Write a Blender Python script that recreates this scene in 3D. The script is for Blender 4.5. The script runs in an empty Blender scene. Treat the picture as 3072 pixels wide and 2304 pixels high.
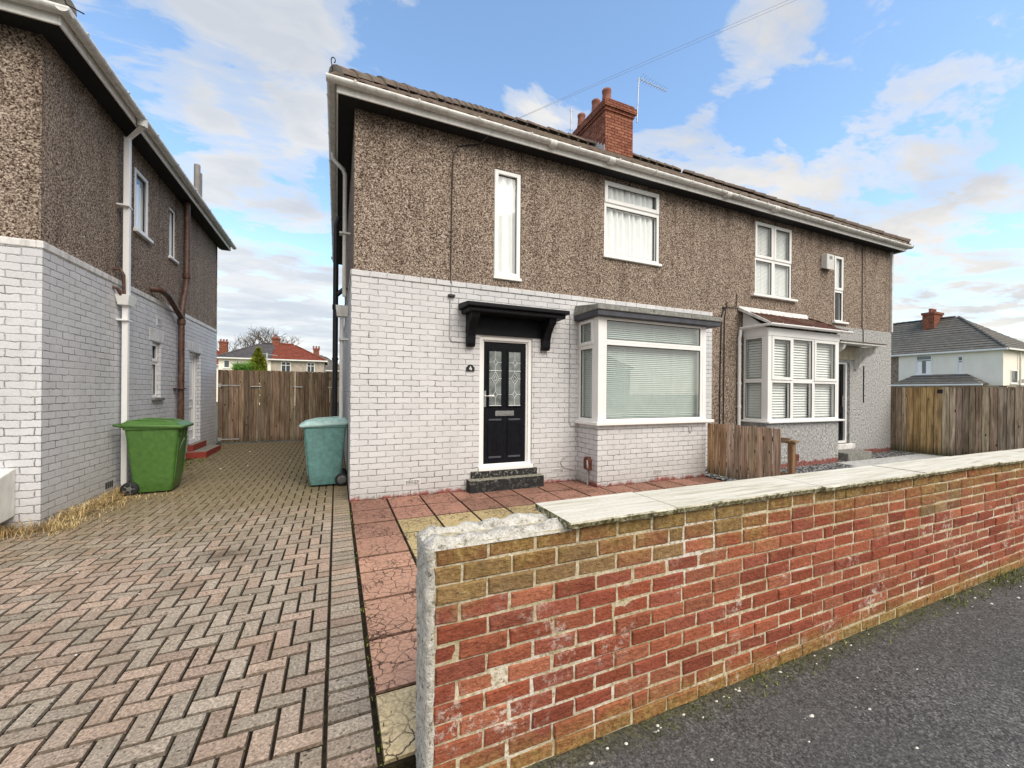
import bpy, math, random
from mathutils import Vector, Matrix, noise as mnoise
random.seed(4)
R = random.Random(11)
scene = bpy.context.scene
col = scene.collection

# ------------------------------------------------------------------ mesh builder
class Fr:
    """a wall frame: P(u, z, d) = o + u*U + z*Z + d*D, d runs into the wall"""
    def __init__(s, o, U, D):
        s.o = Vector(o); s.U = Vector(U); s.D = Vector(D)
    def P(s, u, z, d=0.0):
        return s.o + s.U*u + Vector((0, 0, z)) + s.D*d

class MB:
    def __init__(s): s.v = []; s.f = []; s.m = []; s.c = []; s.sm = []
    def face(s, pts, m=0, c=None, out=None, smooth=False):
        pts = [Vector(p) for p in pts]
        if out is not None:
            n = Vector((0, 0, 0))
            for i in range(len(pts)):
                a, b = pts[i], pts[(i+1) % len(pts)]
                n += a.cross(b)
            if n.dot(Vector(out)) < 0: pts.reverse()
        b = len(s.v); s.v += [tuple(p) for p in pts]
        s.f.append(list(range(b, b+len(pts)))); s.m.append(m); s.c.append(c or (1, 1, 1)); s.sm.append(smooth)
    def grid(s, rows, m=0, c=None, smooth=False, close=False):
        b = len(s.v); n = len(rows[0])
        for r in rows: s.v += [tuple(p) for p in r]
        for i in range(len(rows)-1):
            for j in range(n if close else n-1):
                k = (j+1) % n
                s.f.append([b+i*n+j, b+i*n+k, b+(i+1)*n+k, b+(i+1)*n+j])
                s.m.append(m); s.c.append(c or (1, 1, 1)); s.sm.append(smooth)
    def hexa(s, p, m=0, c=None):
        # p: 0-3 bottom loop, 4-7 top loop
        p = [Vector(q) for q in p]
        vol = (p[1]-p[0]).cross(p[3]-p[0]).dot(p[4]-p[0])
        F = [(0, 3, 2, 1), (4, 5, 6, 7), (0, 1, 5, 4), (1, 2, 6, 5), (2, 3, 7, 6), (3, 0, 4, 7)]
        b = len(s.v); s.v += [tuple(q) for q in p]
        for f in F:
            f = list(f)
            if vol < 0: f.reverse()
            s.f.append([b+i for i in f]); s.m.append(m); s.c.append(c or (1, 1, 1)); s.sm.append(False)
    def box(s, x0, x1, y0, y1, z0, z1, m=0, c=None):
        s.hexa([(x0, y0, z0), (x1, y0, z0), (x1, y1, z0), (x0, y1, z0),
                (x0, y0, z1), (x1, y0, z1), (x1, y1, z1), (x0, y1, z1)], m, c)
    def boxF(s, F, u0, u1, z0, z1, d0, d1, m=0, c=None):
        s.hexa([F.P(u0, z0, d0), F.P(u1, z0, d0), F.P(u1, z0, d1), F.P(u0, z0, d1),
                F.P(u0, z1, d0), F.P(u1, z1, d0), F.P(u1, z1, d1), F.P(u0, z1, d1)], m, c)
    def ringF(s, F, u0, u1, z0, z1, b, d0, d1, m=0, bb=None):
        bb = b if bb is None else bb
        s.boxF(F, u0, u0+b, z0, z1, d0, d1, m); s.boxF(F, u1-b, u1, z0, z1, d0, d1, m)
        s.boxF(F, u0+b, u1-b, z0, z0+bb, d0, d1, m); s.boxF(F, u0+b, u1-b, z1-bb, z1, d0, d1, m)
    def sheet(s, F, u0, u1, z0, z1, holes=(), d=0.0, reveal=0.0, m=0):
        us = sorted({u0, u1} | {h[k] for h in holes for k in (0, 1) if u0 < h[k] < u1})
        zs = sorted({z0, z1} | {h[k] for h in holes for k in (2, 3) if z0 < h[k] < z1})
        for i in range(len(us)-1):
            for j in range(len(zs)-1):
                cu, cz = (us[i]+us[i+1])/2, (zs[j]+zs[j+1])/2
                if any(h[0] < cu < h[1] and h[2] < cz < h[3] for h in holes): continue
                s.face([F.P(us[i], zs[j], d), F.P(us[i+1], zs[j], d), F.P(us[i+1], zs[j+1], d), F.P(us[i], zs[j+1], d)], m, out=-F.D)
        if reveal:
            for h in holes:
                a, b, c, e = h[:4]
                c, e = max(c, z0), min(e, z1)
                if e <= c: continue
                s.face([F.P(a, c, d), F.P(a, e, d), F.P(a, e, d+reveal), F.P(a, c, d+reveal)], m, out=F.U)
                s.face([F.P(b, c, d), F.P(b, e, d), F.P(b, e, d+reveal), F.P(b, c, d+reveal)], m, out=-F.U)
                if h[2] >= z0: s.face([F.P(a, c, d), F.P(b, c, d), F.P(b, c, d+reveal), F.P(a, c, d+reveal)], m, out=(0, 0, 1))
                if h[3] <= z1: s.face([F.P(a, e, d), F.P(b, e, d), F.P(b, e, d+reveal), F.P(a, e, d+reveal)], m, out=(0, 0, -1))
    def tube(s, path, r, seg=8, m=0, c=None, cap=True, rot=0.0, smooth=True):
        path = [Vector(p) for p in path]; rows = []
        prev = None
        for i, p in enumerate(path):
            t = (path[min(i+1, len(path)-1)]-path[max(i-1, 0)])
            if t.length < 1e-9: t = Vector((0, 0, 1))
            t.normalize()
            if prev is None:
                a = Vector((0, 0, 1)) if abs(t.z) < .9 else Vector((1, 0, 0))
                n = t.cross(a).normalized()
            else:
                n = (prev - t*prev.dot(t))
                n = n.normalized() if n.length > 1e-6 else t.orthogonal().normalized()
            prev = n; b = t.cross(n)
            rr = r[i] if isinstance(r, (list, tuple)) else r
            rows.append([p + (n*math.cos(rot+2*math.pi*k/seg)+b*math.sin(rot+2*math.pi*k/seg))*rr for k in range(seg)])
        s.grid(rows, m, c, smooth, close=True)
        if cap:
            s.face(list(reversed(rows[0])), m, c); s.face(rows[-1], m, c)
    def lathe(s, prof, o=(0, 0, 0), seg=16, m=0, c=None, axis='z'):
        rows = []
        for r, h in prof:
            row = []
            for k in range(seg):
                a = 2*math.pi*k/seg
                if axis == 'z': row.append((o[0]+r*math.cos(a), o[1]+r*math.sin(a), o[2]+h))
                else: row.append((o[0]+r*math.cos(a), o[1]+h, o[2]+r*math.sin(a)))
            rows.append(row)
        s.grid(rows, m, c, True, close=True)
        s.face(list(reversed(rows[0])), m, c); s.face(rows[-1], m, c)
    def prism(s, poly, ext, m=0, c=None):
        poly = [Vector(p) for p in poly]; e = Vector(ext); n = len(poly)
        cen = sum(poly, Vector())/n
        nn = Vector()
        for i in range(n): nn += (poly[i]-cen).cross(poly[(i+1) % n]-cen)
        if nn.dot(e) > 0: poly.reverse()
        s.face(poly, m, c); s.face([p+e for p in reversed(poly)], m, c)
        for i in range(n):
            a, b = poly[i], poly[(i+1) % n]
            s.face([b, a, a+e, b+e], m, c)
    def build(s, name, mats, parent=None, bevel=0, seg=1, weld=False, xf=None):
        me = bpy.data.meshes.new(name)
        loc = Vector((0, 0, 0)); q = parent
        while q is not None:
            loc = loc + q.location; q = q.parent
        vv = s.v if xf is None else [tuple(xf @ Vector(p)) for p in s.v]
        me.from_pydata([(p[0]-loc.x, p[1]-loc.y, p[2]-loc.z) for p in vv], [], s.f)
        mats = mats if isinstance(mats, (list, tuple)) else [mats]
        for k in mats: me.materials.append(k)
        me.polygons.foreach_set('material_index', s.m)
        me.polygons.foreach_set('use_smooth', s.sm)
        me.uv_layers.new(name='UVMap'); uv = []
        me.color_attributes.new('Col', 'FLOAT_COLOR', 'CORNER'); cc = []
        for p in me.polygons:
            n = p.normal
            for li in p.loop_indices:
                v = vv[me.loops[li].vertex_index]
                if abs(n.z) > .72: uv += [v[0], v[1]]
                elif abs(n.x) > abs(n.y): uv += [v[1], v[2]]
                else: uv += [v[0], v[2]]
                c = s.c[p.index]; cc += [c[0], c[1], c[2], 1.0]
        me.uv_layers['UVMap'].data.foreach_set('uv', uv); me.color_attributes['Col'].data.foreach_set('color', cc)
        me.update()
        o = bpy.data.objects.new(name, me); col.objects.link(o)
        if parent is not None: o.parent = parent
        if weld:
            w = o.modifiers.new('weld', 'WELD'); w.merge_threshold = 1e-4
        if bevel:
            b = o.modifiers.new('bevel', 'BEVEL'); b.width = bevel; b.segments = seg; b.limit_method = 'ANGLE'
        return o

def tag(o, label, cat=None, group=None, kind=None):
    o['label'] = label
    if cat: o['category'] = cat
    if group: o['group'] = group
    if kind: o['kind'] = kind
    return o
def struct(o):
    o['kind'] = 'structure'; return o
def thing(name, label, cat, loc=(0, 0, 0), group=None):
    o = bpy.data.objects.new(name, None); col.objects.link(o)
    o.location = loc; o.empty_display_size = .2
    return tag(o, label, cat, group)

# ------------------------------------------------------------------ materials
class T:
    def __init__(s, name):
        s.mat = bpy.data.materials.new(name); s.mat.use_nodes = True
        s.t = s.mat.node_tree; s.t.nodes.clear()
        s.out = s.t.nodes.new('ShaderNodeOutputMaterial')
    def n(s, typ, ins=None, **at):
        k = s.t.nodes.new(typ)
        for a, b in at.items(): setattr(k, a, b)
        for a, b in (ins or {}).items(): s.set(k.inputs[a], b)
        return k
    def set(s, sock, v):
        if isinstance(v, bpy.types.NodeSocket): s.t.links.new(v, sock)
        else:
            if isinstance(v, (tuple, list)) and len(v) == 3 and sock.type == 'RGBA': v = (*v, 1)
            sock.default_value = v
    def pos(s): return s.n('ShaderNodeNewGeometry').outputs['Position']
    def uv(s): return s.n('ShaderNodeUVMap').outputs['UV']
    def colattr(s): return s.n('ShaderNodeVertexColor', layer_name='Col').outputs['Color']
    def noise(s, vec, scale, detail=3, rough=.55, dist=0, col=False):
        k = s.n('ShaderNodeTexNoise', {'Vector': vec, 'Scale': scale, 'Detail': detail, 'Roughness': rough, 'Distortion': dist})
        return k.outputs['Color'] if col else k.outputs['Fac']
    def vor(s, vec, scale, feature='F1', out='Distance', rnd=1.0):
        k = s.n('ShaderNodeTexVoronoi', {'Vector': vec, 'Scale': scale, 'Randomness': rnd}, feature=feature)
        return k.outputs[out]
    def ramp(s, fac, stops, interp='LINEAR'):
        k = s.n('ShaderNodeValToRGB', {'Fac': fac}); r = k.color_ramp; r.interpolation = interp
        while len(r.elements) < len(stops): r.elements.new(.5)
        for e, (p, c) in zip(r.elements, stops):
            e.position = p
            e.color = (c, c, c, 1) if isinstance(c, (int, float)) else (*c, 1)
        return k.outputs['Color']
    def mix(s, f, a, b, blend='MIX'):
        k = s.n('ShaderNodeMix', data_type='RGBA', blend_type=blend)
        s.set(k.inputs[0], f); s.set(k.inputs[6], a); s.set(k.inputs[7], b); return k.outputs[2]
    def math(s, op, a, b=0.0, clamp=False):
        k = s.n('ShaderNodeMath', operation=op, use_clamp=clamp); s.set(k.inputs[0], a); s.set(k.inputs[1], b); return k.outputs[0]
    def vmath(s, op, a, b=(0, 0, 0)):
        k = s.n('ShaderNodeVectorMath', operation=op); s.set(k.inputs[0], a); s.set(k.inputs[1], b); return k.outputs[0]
    def scale(s, v, k):
        return s.vmath('MULTIPLY', v, k if isinstance(k, tuple) else (k, k, k))
    def sep(s, v): return s.n('ShaderNodeSeparateXYZ', {0: v}).outputs
    def mapr(s, v, a, b, c=0.0, d=1.0):
        k = s.n('ShaderNodeMapRange', {0: v, 1: a, 2: b, 3: c, 4: d}); return k.outputs[0]
    def bump(s, h, strength=.5, dist=.01, nrm=None):
        k = s.n('ShaderNodeBump', {'Height': h, 'Strength': strength, 'Distance': dist})
        if nrm is not None: s.set(k.inputs['Normal'], nrm)
        return k.outputs['Normal']
    def bsdf(s, base, rough=.8, nrm=None, metal=0.0, spec=.3):
        k = s.n('ShaderNodeBsdfPrincipled', {'Base Color': base, 'Roughness': rough, 'Metallic': metal, 'Specular IOR Level': spec})
        if nrm is not None: s.set(k.inputs['Normal'], nrm)
        s.t.links.new(k.outputs[0], s.out.inputs[0]); return s.mat

def m_plain(name, base, rough=.5, var=.12, scale=6, bump=0, spec=.4, metal=0.0, dirt=0.0):
    t = T(name); p = t.pos()
    n = t.noise(p, scale, 5)
    c = t.mix(t.ramp(n, [(.3, 0), (.7, 1)]), tuple(x*(1-var) for x in base), tuple(min(1, x*(1+var)) for x in base))
    if dirt:
        n2 = t.noise(t.scale(p, (9, 9, 2.5)), 1.6, 6, .65)
        c = t.mix(t.math('MULTIPLY', t.ramp(n2, [(.45, 0), (.72, 1)]), dirt), c, (.16, .14, .11))
    nr = t.bump(t.noise(p, 60, 3), bump, .004) if bump else None
    return t.bsdf(c, rough, nr, metal, spec)

def m_paintbrick(name, base, red=True, rw=.085, bw=.237, crack=.95, zoff=0.0, uoff=0.0, dark=(.095, .088, .085)):
    t = T(name); p = t.pos(); uv = t.uv()
    nz = t.noise(p, 7, 4, .6, 0, True)
    uvd = t.vmath('ADD', uv, t.scale(t.vmath('SUBTRACT', nz, (.5, .5, .5)), .022))
    nz2 = t.noise(p, 38, 2, .5, 0, True)
    uvd = t.vmath('ADD', uvd, t.scale(t.vmath('SUBTRACT', nz2, (.5, .5, .5)), .014))
    nz3 = t.noise(p, 17, 2, .5, 0, True)
    uvd = t.vmath('ADD', uvd, t.scale(t.vmath('SUBTRACT', nz3, (.5, .5, .5)), .018))
    uvd = t.vmath('ADD', uvd, (uoff, zoff, 0))
    def brick(ms, smooth):
        return t.n('ShaderNodeTexBrick', {'Vector': uvd, 'Color1': (.94, .94, .94, 1), 'Color2': (1.04, 1.04, 1.04, 1), 'Mortar': (.96, .96, .96, 1), 'Scale': 1.0,
                   'Mortar Size': ms, 'Mortar Smooth': smooth, 'Brick Width': bw, 'Row Height': rw, 'Bias': 0.0}, offset=.5)
    b1 = brick(.0085, .6); b2 = brick(.0058, .8)
    # vertical joints of painted brick are mostly filled; only some show
    big = t.noise(p, 1.7, 4, .6)
    patch = t.noise(p, 7, 5, .7)
    cr = t.math('MULTIPLY', b2.outputs['Fac'], t.ramp(t.math('ADD', t.math('MULTIPLY', big, .5), t.math('MULTIPLY', patch, .7)), [(.50, .10), (.60, .55), (.70, 1.1)]))
    c = t.mix(1.0, base, b1.outputs['Color'], 'MULTIPLY')
    stain = t.noise(t.scale(p, (2.2, 2.2, .8)), 1.0, 6, .6)
    c = t.mix(t.ramp(stain, [(.4, 0), (.75, .35)]), c, tuple(x*.62 for x in base))
    fine = t.noise(p, 55, 3, .6)
    c = t.mix(t.ramp(fine, [(.35, .22), (.6, 0)]), c, tuple(x*.55 for x in base))
    # flaked chips
    ch = t.noise(t.scale(p, (14, 14, 30)), 1.0, 5, .7)
    c = t.mix(t.math('MULTIPLY', t.ramp(ch, [(.69, 0), (.735, 1)]), .8), c, (.16, .145, .135))
    c = t.mix(t.math('MULTIPLY', cr, crack), c, dark)
    z = t.sep(p)[2]
    spl = t.math('MULTIPLY', t.mapr(t.math('ADD', z, t.math('MULTIPLY', t.math('SUBTRACT', stain, .5), 1.2)), .55, .0), .45)
    c = t.mix(spl, c, t.mix(1.0, c, (.62, .58, .52), 'MULTIPLY'))
    if red:
        e = t.math('ADD', z, t.math('MULTIPLY', t.math('SUBTRACT', t.noise(p, 5, 4, .6), .5), .30))
        c = t.mix(t.math('MULTIPLY', t.mapr(e, .05, .0), .9), c, (.30, .055, .04))
        e2 = t.math('ADD', z, t.math('MULTIPLY', t.math('SUBTRACT', t.noise(p, 24, 5, .75), .5), .5))
        c = t.mix(t.math('MULTIPLY', t.mapr(e2, .06, -.04), .7), c, (.05, .04, .035))
    h = t.math('ADD', t.math('MULTIPLY', b1.outputs['Fac'], -1.0), t.math('MULTIPLY', t.noise(p, 30, 4, .6), .55))
    return t.bsdf(c, .75, t.bump(h, .8, .008), 0, .25)

def m_pebble(name, dark=(.035, .022, .016), mid=(.20, .138, .105), light=(.61, .50, .40), sc=33):
    t = T(name); p = t.pos()
    pd = t.vmath('ADD', p, t.scale(t.noise(p, 40, 2, .5, 0, True), .03))
    n1 = t.noise(pd, sc*1.55, 3, .62, .6)
    v = t.vor(pd, sc*2.1, 'F1', 'Color'); vr = t.sep(v)[0]
    f = t.math('ADD', t.math('MULTIPLY', n1, 1.0), t.math('MULTIPLY', t.math('SUBTRACT', vr, .5), .16))
    c = t.ramp(f, [(.37, dark), (.45, mid), (.53, tuple((a+b)/2 for a, b in zip(mid, light))), (.61, light), (.74, (.84, .74, .62))])
    big = t.noise(p, .8, 4)
    c = t.mix(t.ramp(big, [(.35, .0), (.7, .15)]), c, mid)
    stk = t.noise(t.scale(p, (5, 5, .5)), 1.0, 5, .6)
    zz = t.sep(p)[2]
    top_dark = t.math('MULTIPLY', t.mapr(t.math('ADD', zz, t.math('MULTIPLY', t.math('SUBTRACT', stk, .5), .9)), 5.15, 5.55), .55)  # pebbledash gets unevenly darker towards the top of the wall
    c = t.mix(top_dark, c, t.mix(1.0, c, (.28, .26, .25), 'MULTIPLY'))
    c = t.mix(t.ramp(stk, [(.48, 0), (.70, .6)]), c, t.mix(1.0, c, (.55, .52, .50), 'MULTIPLY'))
    h = t.math('ADD', n1, t.math('MULTIPLY', t.vor(pd, sc*2.1), -.4))
    return t.bsdf(c, .9, t.bump(h, 1.0, .03), 0, .15)

def m_render(name):
    t = T(name); p = t.pos()
    n1 = t.noise(p, 22, 6, .72); n2 = t.noise(p, 2.2, 5, .6)
    c = t.ramp(n1, [(.36, (.06, .06, .06)), (.45, (.26, .26, .255)), (.53, (.46, .455, .44)), (.66, (.62, .61, .59))])
    c = t.mix(t.ramp(n2, [(.45, .45), (.6, 0)]), c, (.36, .355, .345))
    z = t.sep(p)[2]
    e = t.math('ADD', z, t.math('MULTIPLY', t.math('SUBTRACT', t.noise(p, 7, 5, .7), .5), .22))
    c = t.mix(t.math('MULTIPLY', t.mapr(e, .11, .08), .85), c, t.mix(t.ramp(n1, [(.4, 0), (.6, 1)]), (.12, .03, .022), (.32, .07, .05)))
    return t.bsdf(c, .9, t.bump(t.noise(p, 60, 4, .7), .9, .015), 0, .2)

def m_wood(name, tint=(1, 1, 1)):
    t = T(name); p = t.pos(); ca = t.colattr()
    seed = t.scale(ca, 37.0)
    pp = t.vmath('ADD', p, seed)
    g = t.noise(t.scale(pp, (34, 34, 1.6)), 1.0, 6, .65, .6)
    c = t.ramp(g, [(.28, (.075, .05, .03)), (.44, (.22, .155, .098)), (.58, (.34, .26, .18)), (.74, (.46, .38, .29))])
    c = t.mix(1.0, c, ca, 'MULTIPLY')
    kn = t.vor(t.scale(pp, (9, 9, 3.0)), 1.0, 'F1')
    c = t.mix(t.ramp(kn, [(.07, 1), (.13, 0)]), c, (.02, .013, .008))
    st = t.noise(t.scale(pp, (7, 7, 1.2)), 1.0, 5, .65)
    c = t.mix(t.ramp(st, [(.45, 0), (.7, .65)]), c, (.075, .052, .034))
    z = t.sep(p)[2]
    c = t.mix(t.mapr(t.math('ADD', z, t.math('MULTIPLY', g, .3)), .42, .1), c, (.045, .042, .02))
    c = t.mix(1.0, c, tint, 'MULTIPLY')
    return t.bsdf(c, .85, t.bump(g, .6, .004), 0, .15)

def m_gardenbrick(name):
    t = T(name); p = t.pos(); ca = t.colattr()
    n = t.noise(p, 40, 5, .7); n2 = t.noise(t.scale(p, (1, 1, 2.4)), 26, 5, .65); n3 = t.noise(p, 4.5, 5, .65)
    c = t.mix(t.ramp(n, [(.3, .6), (.62, 0)]), ca, t.mix(1.0, ca, (.42, .40, .38), 'MULTIPLY'))
    c = t.mix(t.ramp(n2, [(.56, 0), (.72, .55)]), c, t.mix(1.0, ca, (1.6, 1.75, 1.7), 'MULTIPLY'))
    # lichen tinge toward the top and foot of the wall
    z = t.sep(p)[2]
    top = t.mapr(t.math('ADD', z, t.math('MULTIPLY', t.math('SUBTRACT', n3, .5), .95)), .66, .98)
    foot = t.mapr(t.math('ADD', z, t.math('MULTIPLY', t.math('SUBTRACT', n3, .5), .25)), .1, -.02)
    li = t.math('MULTIPLY', t.math('MAXIMUM', top, foot), t.ramp(t.noise(p, 30, 5, .7), [(.3, .35), (.6, .9)]))
    c = t.mix(li, c, t.ramp(n, [(.3, (.13, .075, .016)), (.55, (.34, .23, .075)), (.75, (.52, .41, .20))]))
    # efflorescence
    ef = t.math('MULTIPLY', t.ramp(t.noise(p, 3.4, 4, .6), [(.54, 0), (.66, 1)]), t.ramp(t.noise(p, 30, 6, .75), [(.50, 0), (.60, 1)]))
    ef = t.math('MULTIPLY', ef, t.mapr(z, .75, .5))
    c = t.mix(t.math('MULTIPLY', ef, .85), c, (.66, .58, .50))
    c = t.mix(t.ramp(t.noise(p, 95, 3, .6), [(.3, .55), (.45, 0)]), c, (.05, .018, .012))
    return t.bsdf(c, .88, t.bump(t.math('ADD', n, n2), 1.0, .012), 0, .2)

def m_mortar(name):
    t = T(name); p = t.pos()
    n = t.noise(p, 50, 5, .7); n3 = t.noise(p, 5, 4)
    c = t.ramp(n, [(.3, (.22, .165, .085)), (.45, (.52, .44, .29)), (.65, (.74, .67, .52))])
    c = t.mix(t.ramp(n3, [(.4, 0), (.7, .5)]), c, (.26, .20, .09))
    ef = t.math('MULTIPLY', t.ramp(t.noise(p, 1.6, 4, .6), [(.52, 0), (.62, 1)]), t.ramp(n, [(.4, 0), (.55, 1)]))
    c = t.mix(t.math('MULTIPLY', ef, .8), c, (.75, .71, .66))
    return t.bsdf(c, .95, t.bump(n, 1, .01), 0, .1)

def m_coping(name):
    t = T(name); p = t.pos()
    st = t.noise(t.scale(p, (2.2, 26, 10)), 1.0, 5, .6, .5); n = t.noise(p, 45, 5, .7)
    c = t.ramp(st, [(.3, (.44, .40, .30)), (.45, (.63, .59, .48)), (.7, (.75, .715, .62))])
    c = t.mix(t.ramp(n, [(.3, .35), (.48, 0)]), c, (.38, .33, .22))
    z = t.sep(p)[2]
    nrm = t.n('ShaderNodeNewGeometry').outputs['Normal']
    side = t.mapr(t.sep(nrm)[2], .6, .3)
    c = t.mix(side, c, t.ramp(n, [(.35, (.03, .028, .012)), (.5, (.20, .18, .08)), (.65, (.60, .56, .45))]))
    return t.bsdf(c, .85, t.bump(t.math('ADD', st, n), .5, .006), 0, .2)

def m_rubble(name):
    t = T(name); p = t.pos()
    n = t.noise(p, 28, 6, .75); n2 = t.noise(p, 90, 4, .7)
    c = t.ramp(n, [(.33, (.10, .08, .055)), (.43, (.58, .54, .46)), (.6, (.80, .77, .69))])
    c = t.mix(t.ramp(n2, [(.34, .8), (.43, 0)]), c, (.10, .09, .07))
    return t.bsdf(c, .9, t.bump(t.math('ADD', n, t.math('MULTIPLY', n2, .5)), 1, .02), 0, .2)

def m_paver(name):
    t = T(name); p = t.pos(); ca = t.colattr()
    n = t.noise(p, 70, 5, .7); sp = t.vor(p, 130, 'F1'); n3 = t.noise(p, 1.3, 4, .6)
    c = t.mix(t.ramp(n, [(.34, .85), (.55, 0)]), ca, t.mix(1.0, ca, (.42, .40, .37), 'MULTIPLY'))
    c = t.mix(t.ramp(n, [(.52, 0), (.68, .75)]), c, t.mix(1.0, ca, (1.7, 1.66, 1.58), 'MULTIPLY'))
    big = t.noise(p, 2.6, 5, .65)
    c = t.mix(t.ramp(big, [(.45, 0), (.7, .55)]), c, t.mix(1.0, ca, (.55, .52, .46), 'MULTIPLY'))
    pit = t.noise(p, 48, 2, .5)
    c = t.mix(t.ramp(pit, [(.29, .85), (.36, 0)]), c, (.03, .026, .02))
    y = t.sep(p)[1]
    e = t.math('ADD', y, t.math('MULTIPLY', t.math('SUBTRACT', n3, .5), 3.4))
    damp = t.mapr(e, -1.5, .9)
    c = t.mix(t.math('MULTIPLY', damp, .78), c, t.mix(t.ramp(n, [(.3, 0), (.7, 1)]), (.075, .058, .026), (.27, .215, .115)))
    # a stained, sunken spot in the middle of the drive
    dd = t.n('ShaderNodeVectorMath', {0: p, 1: (-1.12, -1.5, 0)}, operation='DISTANCE').outputs['Value']
    c = t.mix(t.math('MULTIPLY', t.mapr(t.math('ADD', dd, t.math('MULTIPLY', n3, .3)), .42, .2), .6), c, (.045, .035, .02))
    return t.bsdf(c, .9, t.bump(t.math('ADD', n, t.math('MULTIPLY', sp, -.4)), .7, .004), 0, .15)

def m_joint(name):
    t = T(name); p = t.pos()
    n = t.noise(p, 9, 5, .7); n2 = t.noise(p, 60, 4)
    c = t.ramp(n, [(.40, (.016, .013, .009)), (.6, (.035, .026, .015)), (.70, (.085, .095, .02))])
    return t.bsdf(c, 1, t.bump(n2, 1, .01), 0, .05)

def m_slab(name):
    t = T(name); p = t.pos(); ca = t.colattr()
    pd = t.vmath('ADD', p, t.scale(t.noise(p, 16, 3, .6, 0, True), .05))
    cr = t.math('MINIMUM', t.vor(pd, 13.0, 'DISTANCE_TO_EDGE'), t.math('ADD', t.vor(pd, 19.0, 'DISTANCE_TO_EDGE'), t.mapr(t.noise(p, 2.3, 3), .42, .6, .0, .2))); n = t.noise(p, 60, 5, .7); n2 = t.noise(p, 5, 5, .65)
    c = t.mix(t.ramp(n, [(.3, .5), (.6, 0)]), ca, t.mix(1.0, ca, (.5, .45, .42), 'MULTIPLY'))
    c = t.mix(t.ramp(n2, [(.45, 0), (.75, .6)]), c, t.mix(1.0, ca, (.5, .46, .45), 'MULTIPLY'))
    c = t.mix(t.ramp(n2, [(.25, .55), (.42, 0)]), c, t.mix(1.0, ca, (1.35, 1.45, 1.35), 'MULTIPLY'))
    y = t.sep(p)[1]
    dep = t.mapr(y, -.7, -2.6)
    c = t.mix(t.math('MULTIPLY', dep, .75), c, t.mix(t.ramp(n, [(.35, 0), (.6, 1)]), t.mix(1.0, ca, (1.05, 1.1, 1.02), 'MULTIPLY'), t.mix(1.0, ca, (1.75, 1.95, 1.8), 'MULTIPLY')))
    k = t.math('MULTIPLY', t.ramp(cr, [(.012, 1), (.055, 0)]), t.ramp(t.noise(p, 3.1, 4, .6), [(.40, .2), (.54, 1)]))
    c = t.mix(k, c, (.045, .028, .02))
    h = t.math('ADD', t.ramp(cr, [(.0, 0), (.07, 1)]), t.math('MULTIPLY', n, .4))
    return t.bsdf(c, .85, t.bump(h, .6, .006), 0, .2)

def m_asphalt(name):
    t = T(name); p = t.pos()
    n = t.noise(p, 75, 4, .75); v = t.vor(p, 120, 'F1', 'Color'); vr = t.sep(v)[0]; n3 = t.noise(p, 1.1, 5, .6)
    f = t.math('ADD', t.math('MULTIPLY', n, .75), t.math('MULTIPLY', vr, .25))
    c = t.ramp(f, [(.3, (.018, .018, .018)), (.46, (.085, .083, .08)), (.59, (.16, .156, .152)), (.74, (.38, .37, .36))])
    c = t.mix(t.ramp(n3, [(.38, 0), (.7, .5)]), c, (.12, .118, .115))
    pc = t.vmath('ADD', p, t.scale(t.noise(p, 3.5, 5, .65, 0, True), .35))
    ck = t.vor(pc, .55, 'DISTANCE_TO_EDGE')
    c = t.mix(t.math('MULTIPLY', t.ramp(ck, [(.002, 1), (.006, 0)]), .25), c, (.012, .012, .011))
    c = t.mix(t.ramp(t.noise(p, .55, 4, .6), [(.5, 0), (.56, .35)]), c, t.mix(1.0, c, (.6, .6, .6), 'MULTIPLY'))
    y = t.sep(p)[1]
    e = t.math('ADD', y, t.math('MULTIPLY', t.math('SUBTRACT', t.noise(p, 14, 5, .7), .5), .25))
    c = t.mix(t.math('MULTIPLY', t.mapr(e, -4.62, -4.46), .8), c, t.mix(t.ramp(n, [(.4, 0), (.6, 1)]), (.02, .02, .012), (.13, .125, .04)))
    return t.bsdf(c, .85, t.bump(f, 1, .012), 0, .3)

def m_gravel(name):
    t = T(name); p = t.pos()
    v = t.vor(p, 26, 'F1', 'Color'); vd = t.vor(p, 26, 'F1'); g = t.sep(v)[0]
    c = t.ramp(g, [(.0, (.10, .10, .10)), (.5, (.30, .30, .31)), (1, (.62, .61, .60))])
    c = t.mix(t.ramp(vd, [(.3, 0), (.62, 1)]), c, (.015, .015, .014))
    return t.bsdf(c, .9, t.bump(vd, -1, .02), 0, .2)

def m_glass(name, tint=(.9, .97, .95), refl=1.6, base=.05):
    t = T(name)
    ge = t.n('ShaderNodeNewGeometry')
    cs = t.math('ABSOLUTE', t.n('ShaderNodeVectorMath', {0: ge.outputs['Incoming'], 1: ge.outputs['Normal']}, operation='DOT_PRODUCT').outputs['Value'])
    fr = t.math('ADD', .04, t.math('MULTIPLY', t.math('POWER', t.math('SUBTRACT', 1.0, cs, True), 5.0), .96))
    f = t.math('ADD', t.math('MULTIPLY', fr, refl), base, True)
    tr = t.n('ShaderNodeBsdfTransparent', {'Color': (*tint, 1)})
    p = t.pos()
    gl = t.n('ShaderNodeBsdfGlossy', {'Color': (1, 1, 1, 1), 'Roughness': .015, 'Normal': t.bump(t.noise(p, 2.2, 2), .02, .02)})
    mx = t.n('ShaderNodeMixShader', {0: f, 1: tr.outputs[0], 2: gl.outputs[0]})
    t.t.links.new(mx.outputs[0], t.out.inputs[0]); return t.mat

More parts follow.
